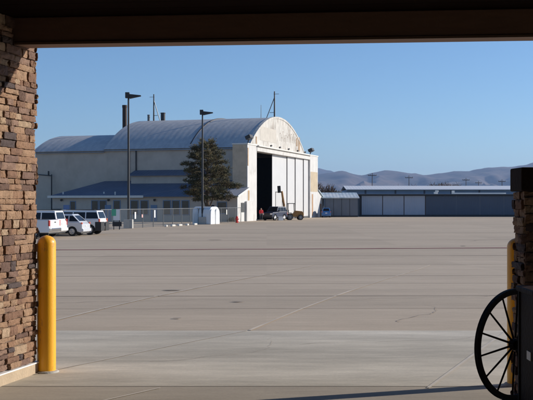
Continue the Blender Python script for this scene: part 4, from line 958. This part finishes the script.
s2 = 5.0; Y2 = F / s2
t = empty('hangar_row', (0, Y2, ZF), 0, 'taller hangar row with bright white roof behind the blue doors', 'hangar')
xa = X_(346, s2); xe = X_(640, s2)
quick('wall', blue_band, t, (xa + 0.2, xe, 0.3, 14, 0, 5.02))
b = MB(); b.prism([(-0.4, 5.02), (-0.4, 5.16), (7, 5.98), (14.4, 5.16), (14.4, 5.02), (7, 5.84)], xa, xe, 'x'); b.build('roof', white_roof, t)
for px in (366, 396, 425, 452, 480): quick('wall_post', navy_door, t, (X_(px, s2) - 0.25, X_(px, s2) + 0.1, 0.26, 0.297, 3.3, 5.0))
quick('dark_band', navy_door, t, (xa + 0.2, xe, 0.22, 0.255, 3.2, 3.8))
# white strip for the sunlit edge of another roof and rooftop boxes between rows
q = Vector((X_(452, 5.3), F / 5.3, ZF)); b = MB(); b.box(0, X_(506, 5.3) - X_(452, 5.3), 0, 0.6, 4.1, 4.36); b.box(0.1, 0.25, 0.2, 0.35, 4.03, 4.1); b.box(0.0, 0.5, 0, 0.5, 4.36, 4.75); tag(b.build('roof_edge', fascia_m, loc=q), 'long thin white duct of another roof beyond the low hangars', 'eave')
q = Vector((X_(436, 5.3), F / 5.3, ZF)); b = MB(); b.box(-0.35, 0.35, 0, 0.6, 4.03, 4.5); b.box(-0.1, 0.5, 0.1, 0.5, 4.5, 4.8); tag(b.build('roof_vent', fascia_m, loc=q, bevel=0.03), 'small white vent box on the low hangar roof left of the duct', 'vent')
s3 = 5.8; Y3 = F / s3
t = empty('small_hangar', (0, Y3, ZF), 0, 'small dark walled hangar with pale blue roof beside the big hangar', 'hangar')
xa = X_(325.5, s3); xe = X_(357.8, s3)
quick('wall', brown_wall, t, (xa, xe, 0, 5.0, 0, 3.25))
b = MB(); b.prism([(-0.4, 3.22), (-0.4, 3.36), (5.4, 4.28), (5.4, 4.14)], xa - 0.6, xe + 0.25, 'x'); b.build('roof', pale_roof, t)
quick('base_shade', black_m, t, (xa, xe, -0.06, -0.003, 0, 0.25))  # black strip painting the shadow at the wall foot
for i in range(1, 4):
    x = xa + (xe - xa) * i / 4; quick('wall_seam', black_m, t, (x - 0.03, x + 0.03, -0.03, -0.003, 0.25, 3.2))
q = Vector((X_(337, 4.3), F / 4.3, ZF)); t = empty('far_block', q, 0, 'small tan block building far behind the small hangar', 'building')
quick('wall', far_tan, t, (-1.6, 1.6, 0, 4, 0, 5.0)); quick('roof', fascia_m, t, (-1.75, 1.75, -0.15, 4.15, 5.003, 5.25))

# power poles
pole_m = mat('weathered_pole_wood', (0.12, 0.085, 0.06), 0.9, 0.2, 3)
plabs = ['leftmost tall power pole above the light blue doors', 'power pole above the third light blue door', 'power pole right of the bare tree clump', 'short power pole just left of the rightmost one', 'rightmost power pole beside the stone pier']
for i, (px, s, top) in enumerate(((372.2, 4.0, 173.0), (409, 3.6, 175.5), (466, 3.4, 178), (478.5, 3.0, 181), (502, 3.4, 179.5))):
    q = at(px, s); H = (HZ - top) / s + 2.42
    t = empty('power_pole', (q.x, q.y, ZF), R(12), plabs[i], 'power pole', 'wooden power poles along the horizon')
    b = MB(); b.tube((0, 0, 0), (0, 0, H), 0.12, 0.08, 8); b.build('pole', pole_m, t)
    b = MB(); b.box(-1.1, 1.1, -0.06, 0.06, H - 0.7, H - 0.55); b.build('crossarm', pole_m, t)
    for x in (-1.05, -0.5, 0.5, 1.05): b = MB(); b.tube((x, 0, H - 0.55), (x, 0, H - 0.3), 0.06, 0.05, 6); b.build('insulator', galv, t)

# ------------------------------------------------------------------ air between here and the hills
hm = bpy.data.materials.new('haze_air'); hm.use_nodes = True; hn = hm.node_tree; hn.nodes.clear()
ho = hn.nodes.new('ShaderNodeOutputMaterial'); pv = hn.nodes.new('ShaderNodeVolumePrincipled')
pv.inputs['Color'].default_value = (0.42, 0.62, 1.0, 1); pv.inputs['Density'].default_value = 6.0e-5; pv.inputs['Anisotropy'].default_value = 0.2
hn.links.new(pv.outputs[0], ho.inputs['Volume'])
b = MB(); b.box(-15500, 15500, -3500, 16500, -8.0, 560); o = b.build('haze', hm); o['kind'] = 'stuff'
